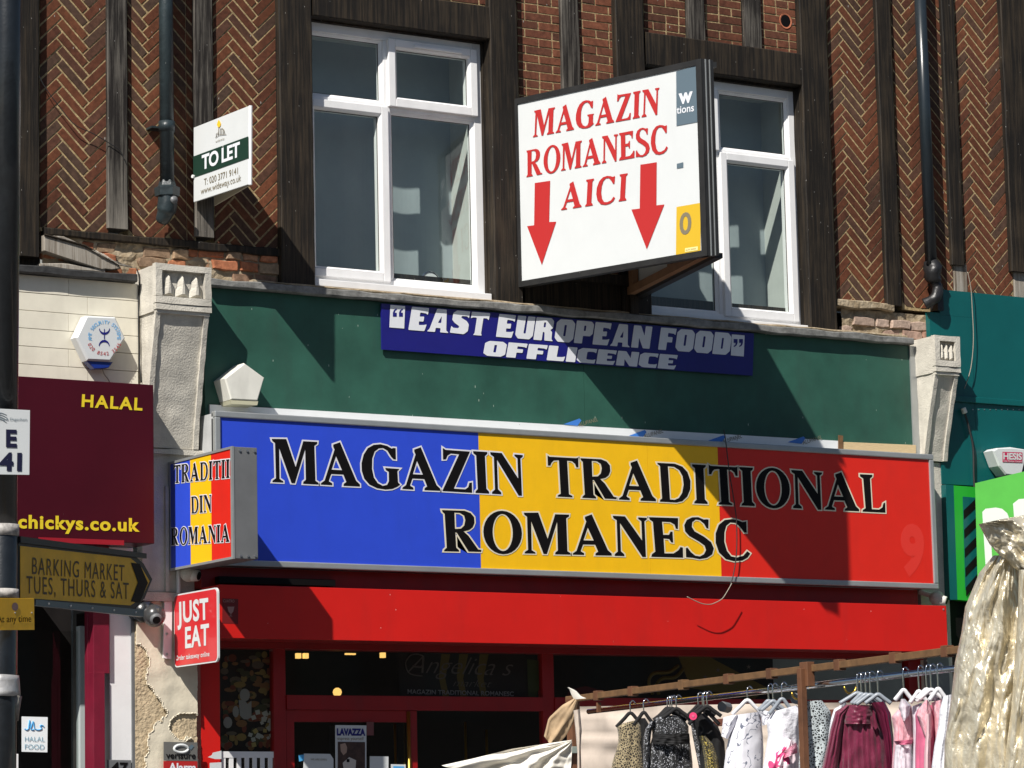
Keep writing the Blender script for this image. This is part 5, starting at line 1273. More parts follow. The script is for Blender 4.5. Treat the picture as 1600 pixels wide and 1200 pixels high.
# ================================================================== RIGHT SHOP
DT = .06
tw = wall_fn(DT)
tp = thing('teal_fascia', 'tall teal panelled fascia of the right neighbour beside the cream pilaster', 'fascia', (X(1560, 600), 0, 0))
zt_a = (P(1471, 452, DT).z + P(1600, 465, DT).z) / 2
zs_a = (P(1507, 618, DT).z + P(1600, 628, DT).z) / 2; zs_b = zs_a - .04; zlow = P(1490, 757, DT).z
xt0 = P(1469, 500, DT).x; xt1 = P(1519, 540, DT).x; xt2 = P(1760, 500, DT).x
MB().box(xt0, xt1 - .001, -DT, -.02, P(1450, 490, DT).z, zt_a).build('panel', M['teal'], tp)
MB().box(xt0 - .09, xt0 - .001, -DT, -.02, zs_a, P(1450, 487, DT).z).build('panel', M['teal'], tp)
MB().box(xt0, xt1 - .001, -DT, -.02, zs_a, P(1450, 490, DT).z - .001).build('panel', M['teal'], tp)
MB().box(xt1 + .001, xt2, -DT + .003, -.02, zs_a, zt_a).build('panel', M['teal'], tp)
MB().box(xt0 - .05, xt2, -DT - .018, -.02, zs_b, zs_a - .001).build('joint_rail', M['teal'], tp, bevel=.003)
MB().box(xt0 - .04, xt1 - .001, -DT, -.02, zlow, zs_b - .001).build('panel', M['teal'], tp)
MB().box(xt1 + .001, xt2, -DT, -.02, zlow, zs_b - .001).build('panel', M['teal'], tp)
MB().box(xt0 - .02, xt2, -.04, .02, 2.2, zlow - .001).build('panel', M['black'], tp)
for k in range(9):
    q = P(1520 + k * 9, 640, DT); MB().tube([(q.x, -DT, q.z), (q.x, -DT - .003, q.z)], .004, 6).build('screw', M['screw'], tp)
# lime corner panel with hatch
lw = wall_fn(.10)
lp = thing('lime_panel', 'narrow lime green corner panel with dark hatching right of the long sign', 'sign', P(1500, 937, .1))
slab('teal_edge', lw, [(1478, 757), (1490, 758), (1496, 937), (1484, 937)], .06, M['teal'], lp)
slab('board', lw, [(1490, 758.5), (1524, 761), (1528, 940), (1496, 937)], .06, M['lime'], lp)
slab('hatch_panel', lw, [(1504, 776), (1527, 778), (1528, 925), (1508, 921)], .004, M['teal'], lp, off=.005)
for k in range(5):
    y_ = 800 + k * 30; poly('hatch_stripe', lw, [(1504.5 + k*.9, y_ - 2), (1527, y_ - 24), (1527.5, y_ - 9), (1505 + k*.9, y_ + 12)], M['black'], lp, off=.0065)
# bright green lightbox seen obliquely, with white letters
zc_l = P(1524, 760, .16); 
gA = P(1523.5, 755, .14); gB = P(1640, 727, .55)
lb_ = thing('green_lightbox', 'bright green projecting lightbox with big white letters behind the gold cloth', 'sign', gA)
gf = plane_fn(gA, Vector((gB.x, gB.y, gA.z)), gA + Vector((0, 0, -.5)))
slab('face_panel', gf, [(1523.5, 755), (1640, 727), (1640, 1010), (1530, 1010)], .08, M['lime_light'], lb_)
poly('lettering', gf, [(1535, 800), (1540, 795), (1556, 793), (1566, 795), (1574, 802), (1579, 815), (1578, 832), (1570, 845), (1558, 850), (1549, 851), (1551, 880), (1540, 882)], mat('translucent_white_letter', (.62, .66, .62), .4), lb_)
poly('lettering', gf, [(1583, 787), (1592, 780), (1612, 778), (1614, 850), (1588, 850)], mat('translucent_white_letter2', (.62, .66, .62), .4), lb_)
# alarm box
hw = wall_fn(.17)
hb = thing('alarm_box', 'white shield shaped alarm box with pink label on the teal panel', 'alarm box', P(1578, 744, .06))
slab('cover', hw, [(1552, 704), (1558, 700), (1580, 698.5), (1602, 702), (1605, 708), (1597, 742), (1590, 744), (1572, 742), (1561, 728)], .10, M['white'], hb, inset=.010)
slab('back_box', wall_fn(.10), [(1552, 706), (1604, 709), (1596, 746), (1573, 745), (1562, 741)], .05, mat('maroon_back_box', (.10, .012, .02), .5), hb)
pk = mat('pink_label', (.50, .03, .10), .5)
poly('label_panel', hw, [(1566, 706), (1597, 707), (1597, 723), (1566, 722)], pk, hb)
place('lettering', bfont('HESIS', .03, spacing=.95), hw, (1567, 717.5), (1596, 718.5), (1567, 707.5), M['white'], hb, off=.0045)
place('lettering', bfont('Tele Motion Control'), hw, (1567, 721.5), (1596, 722.5), (1567, 719), M['white'], hb, off=.0045)
# bullet cameras
def bullet(px_, py_, d_, r_, label, dirx=1):
    q = P(px_, py_, d_); root = thing('security_camera', label, 'camera', q)
    MB().ball(q, r_, 9, (1, 1, 1)).build('housing', M['stone'] if dirx else M['plasticgrey'], root, smooth=True)
    MB().tube([q + Vector((0, .0, -.01)), q + Vector((.035 * dirx, -.05, -.02))], [r_ * .75, r_ * .6], 12).build('barrel', M['shade'], root, smooth=True)
    MB().tube([q + Vector((.036 * dirx, -.0515, -.0204)), q + Vector((.038 * dirx, -.054, -.0212))], r_ * .45, 12).build('lens', M['black'], root)
    MB().tube([q + Vector((-.02, .03, .02)), q + Vector((-.06, .1, .05))], .018, 8).build('arm', M['shade'], root)
    return root
bullet(295, 895, .14, .052, 'pale ball shaped security camera tucked under the small striped box sign')
bullet(1464, 935, .14, .050, 'pale ball shaped security camera at the right end above the red awning')
q = P(241, 962, .15); dc = thing('security_camera', 'dark grey eyeball security camera between the yellow arrow sign and JUST EAT sign', 'camera', q)
MB().ball(q, .064, 12).build('housing', M['plasticgrey'], dc, smooth=True)
qd = (CAM - q).normalized(); qd = (qd + Vector((.2, 0, -.35))).normalized()
MB().tube([q + qd * .055, q + qd * .070], [.036, .030], 16).build('lens_ring', M['galv'], dc, smooth=True)
MB().tube([q + qd * .0705, q + qd * .072], .022, 16).build('lens', M['black'], dc)
MB().tube([q + Vector((-.03, .02, .02)), q + Vector((-.04, .13, .03))], [.06, .06], 14).build('mount', M['blackpaint'], dc, smooth=True)
# the cables over the teal panels
tag(line('cable', wall_fn(.10), [(1512, 425), (1517, 450), (1519, 480), (1521, 530), (1517, 575), (1507, 607)], .003, M['wirelight'], None), 'thin pale cable curving down the upper teal panel', 'cable')
tag(line('cable', wall_fn(.075), [(1504, 642), (1508, 652), (1514, 675), (1519, 700), (1520, 740), (1521, 775), (1519, 850), (1521, 910)], .007, M['wiredark'], None, off=.01), 'thick dark cable hanging down the lower teal panel onto the lime panel', 'cable')
line('cable_clip', wall_fn(.075), [(1503, 638), (1506, 646)], .018, M['shade'], None, off=.012); o = bpy.context.scene.objects[-1]
o = [x for x in S.objects if x.name.startswith('cable_clip')][0]; tag(o, 'small pale bulkhead fitting at the top of the thick dark cable', 'cable fitting')
tag(line('cable', wall_fn(.03), [(33, 50), (48, 90), (66, 132), (92, 168), (115, 195), (145, 210), (172, 226), (186, 236), (193, 250)], .0026, M['wiredark'], None, off=.012), 'thin dark cable sagging across the herringbone brick at top left', 'cable')

# ================================================================== DOWNPIPES
def pipe_thing(label, xc, yref, d, r, ytop, ybot, mtn, bend, hopper):
    c = P(xc, yref, d); root = thing('downpipe', label, 'downpipe', (c.x, -d, Z(xc, ybot, d)))
    zb = Z(xc, ybot, d); MB().tube([(c.x, -d, zb), (c.x, -d, ZT)], r, 18).build('pipe', mtn, root, smooth=True)
    for z_ in hopper:
        MB().tube([(c.x, -d, z_ - .03), (c.x, -d, z_ + .03)], r * 1.14, 18).build('collar', mtn, root, smooth=True)
        MB().box(c.x - r * 1.9, c.x + r * 1.4, -d + r * .8, -.0, z_ - .006, z_ + .006).build('bracket', mtn, root)
    return root, c, zb
rt, c, zb = pipe_thing('dark grey-green iron downpipe beside the TO LET board, ending in a shoe', 260.5, 200, .11, .041, 0, 288, M['ironpipe'], 0, [P(260, 198, .11).z])
hm = MB(); z_ = zb
hm.tube([(c.x, -.11, z_ + .02), (c.x, -.11, z_ - .01), (c.x, -.11, z_ - .02), (c.x, -.11, z_ - .07)], [.044, .052, .074, .070], 6); hm.build('hopper', M['ironpipe'], rt)
MB().tube(smooth_curve([(c.x, -.11, z_ - .05), (c.x, -.112, z_ - .11), (c.x - .006, -.10, z_ - .16), (c.x - .016, -.065, z_ - .215)]), [.055]*6+[.056]*6+[.048,.046,.044,.042,.040,.036,.03], 16).build('shoe', M['ironpipe'], rt, smooth=True)
MB().tube([(c.x + .012, -.165, z_ - .10), (c.x + .012, -.178, z_ - .10)], .022, 10).build('cap', M['galv'], rt, smooth=True)
rt, c, zb = pipe_thing('black plastic downpipe on the right herringbone brick, above the teal panel', 1446, 200, .09, .040, 0, 418, mat('black_plastic_pipe', (.014, .020, .025), .28, var=.15), 0, [])
m2 = M['blackpaint']
bagm = mat('torn_black_plastic', (.012, .012, .013), .42, bump=.004, bscale=30)
mb = MB(); mb.tube([(c.x, -.09, zb + .05), (c.x + .01, -.095, zb), (c.x, -.10, zb - .05), (c.x + .012, -.10, zb - .10)], [.045, .062, .056, .052], 14)
link('wrapping', roughen(mb, .02, 22, 3, 1), bagm, rt, True)
mb = MB(); mb.tube(smooth_curve([(c.x + .012, -.10, zb - .09), (c.x + .03, -.11, zb - .14), (c.x - .005, -.12, zb - .20), (c.x - .05, -.07, zb - .24)]), .036, 14)
link('shoe', roughen(mb, .012, 18, 5, 1), bagm, rt, True)
MB().box(c.x + .035, c.x + .085, -.10, -.02, zb - .28, zb - .10).build('bracket', bagm, rt)

# ================================================================== LAMP POST AND ITS SIGNS
PD = 2.35
pc = P(8, 500, PD)
post = thing('lamp_post', 'black lamp post at the left edge carrying the market arrow sign', 'lamp post', (pc.x, -PD, 0))
zu = P(8, 822, PD).z
def pq(y_):
    q = P(12 - .0095 * y_, y_, PD); return (q.x, -PD, q.z)
foot = pq(1200); foot = (foot[0] - .01, -PD, 0.0)
MB().tube([pq(822), pq(-60), pq(-80)], [.068, .066, .055], 24).build('column', M['blackpaint'], post, smooth=True)
MB().tube([foot, pq(1200), pq(826), pq(820)], [.074, .074, .073, .066], 24).build('base_column', M['blackpaint'], post, smooth=True)
for a_, b_ in ((838, 820), (935, 921)):
    MB().tube([pq(a_), pq(b_)], .078, 24).build('clamp_band', mat('weathered_band', (.36, .34, .32), .7, var=.5, vscale=30), post, smooth=True)
mb = MB(); mb.tube([pq(1088), pq(1073), pq(1056)], [.086, .084, .080], 20)
link('taped_wrap', roughen(mb, .008, 16, 3, 1), M['tape'], post, True)
mb = MB(); q1, q2_ = pq(1125), pq(1088); mb.tube([(q1[0] + .03, q1[1], q1[2]), (q2_[0] + .03, q2_[1], q2_[2])], [.052, .068], 14)
link('peeling_wrap', roughen(mb, .02, 14, 9, 1), mat('peeling_dark_paint', (.03, .03, .03), .5, col2=(.30, .28, .24), vscale=20), post, True)
ew = wall_fn(PD + .10)
ep = thing('bus_stop_plate', 'white plate with dark blue E and 41 on the lamp post', 'sign', ew(23, 742))
slab('plate', ew, [(-30, 637), (47, 641), (46, 742), (-30, 741)], .006, M['white'], ep, bevel=.001)
place('lettering', bfont('E', .04), ew, (9, 697.5), (26, 698), (9, 671), M['ink'], ep)
place('lettering', bfont('41', .045), ew, (-1.5, 734), (33.5, 734.5), (-1, 707), M['ink'], ep)
place('lettering', bfont('Barking & Dagenham'), ew, (-12, 656), (42, 657.5), (-12, 652), M['slate'], ep)
for k in range(4): line('logo_line', ew, [(-14, 648 + 2*k), (0, 645 + 3.2*k), (10, 648.5 + 4*k)], .0012, M['slate'], ep, off=.002, seg=4)
# market arrow sign: turned 34 degrees from the frontage
ang = math.radians(34); U34 = Vector((math.cos(ang), math.sin(ang), 0))
s0 = P(24, 890, PD + .02)
s0 = Vector((pc.x + .075, -PD - .02, s0.z))
sfn = plane_fn(s0, s0 + U34, s0 + Vector((0, 0, 1)))
mk = thing('market_sign', 'shaded yellow arrow sign pointing to the street market, fixed to the lamp post', 'sign', sfn(28, 945))
out = [(29, 846), (205, 864), (224, 880), (238, 905), (226, 935), (206, 953), (29, 938)]
slab('plate', sfn, out, .004, M['frameblack'], mk)
slab('face_panel', sfn, [(31, 853), (203, 872), (220, 886), (233, 908), (220, 935), (203, 946), (31, 934)], .002, M['signyellow'], mk, off=.003)
poly('chevron', sfn, [(203, 879), (217, 881), (230, 911), (217, 942), (203, 940), (214, 910)], M['black'], mk, off=.005)
for a in ((31, 845, 224, 866, 8),): slab('top_channel', sfn, [(29, 838), (226, 865), (226, 873), (29, 848)], .03, M['frameblack'], mk, off=.012)
slab('bottom_channel', sfn, [(54, 937), (222, 953), (222, 964), (54, 946)], .03, mat('blue_grey_channel', (.10, .13, .15), .4, metal=.4), mk, off=.010)
for k in range(5): q = sfn(73 + k * 34, 943.5 + k * 3.3, .011); MB().ball(q, .006, 5).build('rivet', M['screw'], mk)
for s in (('BARKING MARKET', (49, 897), (193, 908), (49.5, 871)), ('TUES, THURS & SAT', (40, 927), (200, 936.5), (40, 900))):
    place('lettering', bfont(s[0], 0, spacing=1.16), sfn, s[1], s[2], s[3], mat('worn_black_print', (.02, .015, .01), .5, col2=(.12, .07, .01), vscale=22), mk, off=.005)
pfn = plane_fn(s0 + Vector((.0, -.12, 0)), s0 + Vector((.0, -.12, 0)) + Vector((math.cos(.5), math.sin(.5), 0)), s0 + Vector((.0, -.12, 1)))
ps_ = thing('parking_plate', 'small dull yellow waiting restriction plate on the lamp post', 'sign', pfn(27, 985))
slab('plate', pfn, [(-30, 934), (53.5, 935), (54, 984), (-30, 985)], .004, M['signyellow'], ps_, bevel=.001)
place('lettering', bfont('At any time', .0), pfn, (-5, 972.5), (48.5, 971.5), (-5, 962), M['black'], ps_, off=.002)
poly('emblem', pfn, [(23 + 5 * math.cos(k), 948 + 6.5 * math.sin(k)) for k in [i * math.pi / 8 for i in range(16)]], mat('faded_roundel', (.22, .13, .12), .5), ps_, off=.002)
for a in (23, 49): MB().ball(pfn(a, 957.5, .002), .004, 5).build('rivet', M['screw'], ps_)

# ================================================================== MARKET STALL
def R(px_, py_, off=0.0):
    # a point on the vertical plane that holds the hanging rail: distance grows to the left
    t = (px_ - 895) / (1590 - 895); zc = 1 / (1 / 14.6 + t * (1 / 11.3 - 1 / 14.6)); return Q(px_, py_, zc - off)
r0, r1 = R(895, 1092), R(1600, 1039)
r1 = Vector((r1.x, r1.y, r0.z)); r0z = r0.z
print('rail', r0, R(1600, 1039), (r1 - r0).length)
stall = thing('market_stall', 'rusty steel market stall frame with hanging rails in front of the shop', 'market stall', (r0.x, r0.y, 0))
ud = (r1 - r0).normalized(); sdv = Vector((ud.y, -ud.x, 0))
if sdv.x < 0: sdv = -sdv                               # sideways, away to the right
def bar(nm, a, b, w_, h_, mt, parent=stall):
    u = (b - a).normalized(); s_ = u.cross(Vector((0, 0, 1)))
    s_ = s_.normalized() if s_.length > .1 else Vector((1, 0, 0)); n_ = s_.cross(u).normalized()
    pts = [a - s_ * w_/2 - n_ * h_/2, a + s_ * w_/2 - n_ * h_/2, a + s_ * w_/2 + n_ * h_/2, a - s_ * w_/2 + n_ * h_/2]
    return MB().prism(pts, b - a).build(nm, mt, parent, bevel=.002)
bar('top_rail', r0 - ud * .05, r1 + ud * .4, .028, .027, M['rust'])
def onrail(px_):
    # point of the rail seen in this column
    t0, t1 = 0.0, (r1 - r0).length * 1.2
    def col(p):
        c = p - CAM; k = FOC / (RX[2]*c.x + RY[2]*c.y + RZ[2]*c.z); return CX + k * (RX[0]*c.x + RY[0]*c.y + RZ[0]*c.z)
    for _ in range(40):
        m = (t0 + t1) / 2
        if col(r0 + ud * m) < px_: t0 = m
        else: t1 = m
    return r0 + ud * t0
for a in (935, 989, 1068, 1139, 1206, 1312, 1399, 1480):
    q = onrail(a); bar('rail_clip', q - ud * .020, q + ud * .020, .034, .042, M['rustdark'] if a != 1068 else M['rust'])
    bar('clip_hook', q + Vector((0, 0, -.03)), q + Vector((.0, 0, -.075)), .02, .012, M['rustdark']) if a in (935,) else None
# uprights
for px_, w_ in ((1268, .027),):
    q = onrail(px_); bar('upright', Vector((q.x, q.y, 0)) - sdv * .045, q - sdv * .045 + Vector((0, 0, .0)), w_, w_, M['rustdark'])
    bar('rail_clip', q + Vector((0, 0, -.07)) - sdv * .02, q + Vector((0, 0, .025)) - sdv * .02, .036, .05, M['rustdark'])
q = onrail(893); bar('upright', Vector((q.x, q.y, 0)), q, .045, .045, M['rustdark'])
q2 = Q(876, 1172, 14.5); bar('front_upright', Vector((q2.x, q2.y, 0)), q2, .032, .032, mat('red_brown_post', (.18, .06, .035), .55), stall)
bar('corner_clamp', q2 + Vector((-.06, 0, .0)), q2 + Vector((.08, 0, .0)), .05, .03, mat('grey_green_clamp', (.25, .30, .27), .6), stall)
# chrome hanging rails just below
dn = Vector((0, 0, -.062))
MB().tube([r0 + dn + ud * .1 + sdv * .03, r1 + dn + ud * .3 + sdv * .03], .012, 10).build('hanging_rail', M['chrome'], stall, smooth=True)
for px_ in (1100, 1213):
    q = onrail(px_) + Vector((0, 0, -.10)) + sdv * .08
    MB().tube([q, q + Vector((.045, .02, -.004))], .022, 12).build('rail_end', M['galv'], stall)
bar('rear_rail', r0 + Vector((0, 0, -.15)) + sdv * .25 + ud * .9, r0 + Vector((0, 0, -.16)) + sdv * .25 + ud * 2.0, .03, .03, mat('brown_rail', (.17, .06, .04), .5))
for px_ in (1327, 1245):
    q = onrail(px_) + Vector((0, 0, -.085)); pts = [q + Vector((math.cos(a) * .028, 0, math.sin(a) * .028)) for a in [math.pi + k * math.pi / 8 for k in range(9)]]
    MB().tube(pts, .004, 6).build('hook', M['gold_trim'], stall, smooth=True)

def cloth(name, label, cat, plane, left, right, mt, thick=.05, fold=.01, nf=9, nu=36, nv=40, seed=0, parent=None, group=None, crumple=0, jag=0, back=True, foldtop=.3):
    """hanging cloth: left and right outlines given from top to bottom, folds grow downwards"""
    def at(poly_, t):
        n_ = len(poly_) - 1; i = min(int(t * n_), n_ - 1); f = t * n_ - i
        return poly_[i][0] * (1 - f) + poly_[i + 1][0] * f, poly_[i][1] * (1 - f) + poly_[i + 1][1] * f
    vs = []; fs = []; rows = []
    for sidei, sg in ((0, 1), (1, -1)) if back else ((0, 1),):
        base = len(vs)
        for j in range(nv + 1):
            v = j / nv; lx, ly = at(left, v); rx_, ry_ = at(right, v)
            for i in range(nu + 1):
                u = i / nu; px_ = lx * (1 - u) + rx_ * u; py_ = ly * (1 - u) + ry_ * u
                env = math.sqrt(max(0, 4 * u * (1 - u)))
                d_ = thick * env * sg * .5
                ph = u * nf * 2 * math.pi + 3.2 * noise.noise(Vector((u * 3, v * 1.5, seed)))
                d_ += fold * (foldtop + (1 - foldtop) * v) * math.sin(ph) * (env if env < .5 else 1) * (.65 + .7 * noise.noise(Vector((u * 4, v * 2, seed + 2)))) + (fold * .5 * noise.noise(Vector((u * 6, v * 7, seed + 8))) if fold else 0)
                if crumple: d_ += crumple * (.9 * noise.noise(Vector((u * 5 + v * 1.5, v * 3, seed + 3))) + .7 * abs(noise.noise(Vector((u * 9 + v * 3, v * 6, seed + 9)))) + .22 * abs(noise.noise(Vector((u * 22 - v * 8, v * 18, seed)))))
                vs.append(plane(px_, py_, d_))
        for j in range(nv):
            for i in range(nu):
                a = base + j * (nu + 1) + i; q_ = (a, a + 1, a + nu + 2, a + nu + 1); fs.append(q_ if sg > 0 else q_[::-1])
    me = bpy.data.meshes.new(name); me.from_pydata(vs, [], fs)
    o = link(name, me, mt, parent, smooth=True)
    if label: tag(o, label, cat, group)
    return o
def cplane(zc):
    return lambda x, y, off=0.0: Q(x, y, zc - off)
def zr(px_): 
    t = (px_ - 895) / (1590 - 895); return 1 / (1 / 14.6 + t * (1 / 11.3 - 1 / 14.6))
# cloth materials
def fabric(name, build_fn, rough=.8, metal=0.0, spec=.3, sheen=.2):
    m = bpy.data.materials.new(name); m.use_nodes = True; nt = m.node_tree; b = nt.nodes['Principled BSDF']
    b.inputs['Roughness'].default_value = rough; b.inputs['Metallic'].default_value = metal; b.inputs['Specular IOR Level'].default_value = spec; b.inputs['Sheen Weight'].default_value = sheen
    geo = _n(nt, 'ShaderNodeNewGeometry'); build_fn(nt, b, geo.outputs['Position']); return m
def sequin(base, spark, sc, prob, met=.0):
    def f(nt, b, pos):
        L = nt.links.new; vo = _n(nt, 'ShaderNodeTexVoronoi'); vo.inputs['Scale'].default_value = sc; L(pos, vo.inputs['Vector'])
        sp = _n(nt, 'ShaderNodeSeparateColor'); L(vo.outputs['Color'], sp.inputs[0])
        gt = _n(nt, 'ShaderNodeMath', operation='GREATER_THAN'); gt.inputs[1].default_value = 1 - prob; L(sp.outputs[0], gt.inputs[0])
        mx = _n(nt, 'ShaderNodeMix', data_type='RGBA'); L(gt.outputs[0], mx.inputs[0]); mx.inputs[6].default_value = base + (1,); mx.inputs[7].default_value = spark + (1,)
        L(mx.outputs[2], b.inputs['Base Color'])
        nm = _n(nt, 'ShaderNodeBump'); nm.inputs['Distance'].default_value = .004; L(vo.outputs['Distance'], nm.inputs['Height']); L(nm.outputs[0], b.inputs['Normal'])
    return f
def cells(c_in, c_edge, sc, width, stretch=(1, 1, 1), c_mid=None):
    def f(nt, b, pos):
        L = nt.links.new; mp = _n(nt, 'ShaderNodeMapping'); mp.inputs['Scale'].default_value = stretch; L(pos, mp.inputs[0])
        vo = _n(nt, 'ShaderNodeTexVoronoi', feature='DISTANCE_TO_EDGE'); vo.inputs['Scale'].default_value = sc; L(mp.outputs[0], vo.inputs['Vector'])
        r = _n(nt, 'ShaderNodeValToRGB'); r.color_ramp.interpolation = 'CONSTANT'; r.color_ramp.elements[0].color = c_edge + (1,); r.color_ramp.elements[1].position = width; r.color_ramp.elements[1].color = c_in + (1,)
        if c_mid: e = r.color_ramp.elements.new(width * 2.6); e.color = c_mid + (1,)
        L(vo.outputs['Distance'], r.inputs[0]); L(r.outputs[0], b.inputs['Base Color'])
    return f
def scribble(base, ink, sc, lo, hi, tint=None):
    def f(nt, b, pos):
        L = nt.links.new; nz = _n(nt, 'ShaderNodeTexNoise'); nz.inputs['Scale'].default_value = sc; nz.inputs['Detail'].default_value = 1.5; L(pos, nz.inputs['Vector'])
        r = _n(nt, 'ShaderNodeValToRGB'); r.color_ramp.interpolation = 'CONSTANT'; e = r.color_ramp.elements
        e[0].color = base + (1,); e[1].position = lo; e[1].color = ink + (1,); e2 = e.new(hi); e2.color = base + (1,)
        L(nz.outputs['Fac'], r.inputs[0])
        n2 = _n(nt, 'ShaderNodeTexNoise'); n2.inputs['Scale'].default_value = sc * .45; L(pos, n2.inputs['Vector'])
        gt = _n(nt, 'ShaderNodeMath', operation='GREATER_THAN'); gt.inputs[1].default_value = .53; L(n2.outputs['Fac'], gt.inputs[0])
        mx = _n(nt, 'ShaderNodeMix', data_type='RGBA'); L(gt.outputs[0], mx.inputs[0]); mx.inputs[6].default_value = base + (1,); L(r.outputs[0], mx.inputs[7]); L(mx.outputs[2], b.inputs['Base Color'])
    return f
F_canvas = mat('cream_canvas', (.60, .51, .43), .9, var=.10, vscale=6, bump=.001, bscale=200, dirt=.1)
F_canvas2 = mat('white_striped_canvas', (.72, .69, .62), .85, var=.08)
F_net = fabric('gold_net_fabric', cells((.035, .028, .022), (.40, .33, .20), 105, .11, (1, 1, .8)), .5)
F_seq = fabric('black_sequin_fabric', sequin((.010, .011, .014), (.75, .78, .85), 330, .11), .35)
F_gold = fabric('gold_glitter_fabric', sequin((.035, .028, .008), (.7, .55, .12), 330, .25), .4)
F_black = mat('black_jersey', (.008, .008, .009), .85)
F_white = fabric('white_scribble_print', scribble((.74, .74, .80), (.16, .18, .24), 26, .485, .52), .8)
F_pink = fabric('white_and_pink_print', scribble((.78, .66, .72), (.60, .06, .20), 14, .50, .60), .8)
F_pinkhot = mat('pink_floral_print', (.62, .06, .18), .8, col2=(.80, .45, .55), vscale=30)
F_leo = fabric('black_and_white_leopard_print', cells((.012, .012, .014), (.50, .56, .58), 95, .16), .7)
F_maroon = mat('maroon_satin', (.15, .008, .040), .38, var=.25, vscale=10, stretch=(4, 4, 1), bump=.0025, bscale=60, spec=.6, sheen=.3)
F_maroon_d = mat('maroon_satin_dark', (.11, .006, .030), .4, var=.2)
F_rose = mat('rose_lace', (.66, .24, .30), .8, col2=(.82, .55, .60), vscale=26, stretch=(3, 3, 1), bump=.002, bscale=80)
F_rose2 = mat('deep_rose_cloth', (.55, .12, .22), .75, var=.15, vscale=12)
F_plastic = mat('clear_garment_bag', (.70, .64, .70), .25, var=.1, vscale=18)
F_lace = mat('white_lace', (.78, .78, .84), .8, var=.06, bump=.003, bscale=90)
F_hang = mat('grey_plastic_hanger', (.26, .29, .33), .35)
F_hangw = mat('white_plastic_hanger', (.70, .70, .72), .35)
F_lame = bpy.data.materials.new('gold_lame')
F_lame.use_nodes = True; nt = F_lame.node_tree; b = nt.nodes['Principled BSDF']; L = nt.links.new
b.inputs['Metallic'].default_value = .55; b.inputs['Roughness'].default_value = .30; b.inputs['Base Color'].default_value = (.78, .71, .55, 1)
geo = _n(nt, 'ShaderNodeNewGeometry'); nz = _n(nt, 'ShaderNodeTexNoise'); nz.inputs['Scale'].default_value = 13; nz.inputs['Detail'].default_value = 5; nz.inputs['Roughness'].default_value = .6; nz.inputs['Distortion'].default_value = .6
mp = _n(nt, 'ShaderNodeMapping'); mp.inputs['Scale'].default_value = (1.2, 1.2, .7); L(geo.outputs['Position'], mp.inputs[0]); L(mp.outputs[0], nz.inputs['Vector'])
bp = _n(nt, 'ShaderNodeBump'); bp.inputs['Distance'].default_value = .016; L(nz.outputs['Fac'], bp.inputs['Height']); L(bp.outputs[0], b.inputs['Normal'])

# canvas sheets
bs0 = r0 + sdv * .55; bs1 = r1 + sdv * .75
bpn = plane_fn(bs0, bs1, bs0 + Vector((0, 0, -1)))
def bpl(x, y, off=0.0): return bpn(x, y, off)
tag(cloth('canvas_sheet', None, None, bpl, [(903, 1104), (909, 1140), (905, 1175), (905, 1240)], [(1500, 1095), (1500, 1140), (1500, 1180), (1500, 1240)], F_canvas, .0, .035, 5, 90, 20, seed=2, back=False, foldtop=.6), 'cream canvas sheet hanging behind the clothes on the market stall', 'canvas sheet')
cp1 = cplane(14.3)
tag(cloth('canvas_sheet', None, None, cp1, [(897, 1091), (878, 1102), (857, 1122), (850, 1150)], [(903, 1096), (896, 1130), (884, 1150), (866, 1172)], mat('brown_stained_canvas', (.42, .30, .18), .9, var=.3), .03, .012, 2, 16, 16, seed=4), 'stained tan canvas flap wrapped over the left end of the stall rail', 'canvas sheet')
tag(cloth('canvas_sheet', None, None, cp1, [(886, 1074), (890, 1078), (893, 1086), (897, 1093)], [(889, 1074), (900, 1079), (908, 1088), (916, 1091)], F_canvas2, .012, .0, 1, 6, 8, seed=5), 'small white canvas tip sticking up at the left end of the rail', 'canvas sheet')
cp2 = cplane(14.1)
tag(cloth('canvas_sheet', None, None, cp2, [(893, 1156), (800, 1170), (740, 1185), (690, 1196)], [(894, 1160), (893, 1190), (890, 1215), (886, 1260)], F_canvas2, .02, .045, 2.6, 60, 30, seed=6, foldtop=.05), 'white canvas awning pulled in folds towards the left corner of the stall', 'canvas sheet')
tag(cloth('canvas_sheet', None, None, cplane(13.9), [(896, 1110), (899, 1140), (902, 1175), (902, 1240)], [(906, 1108), (909, 1140), (907, 1175), (908, 1240)], F_canvas, .05, .006, 2, 14, 30, seed=16), 'narrow rolled canvas edge tied to the left upright of the stall', 'canvas sheet')

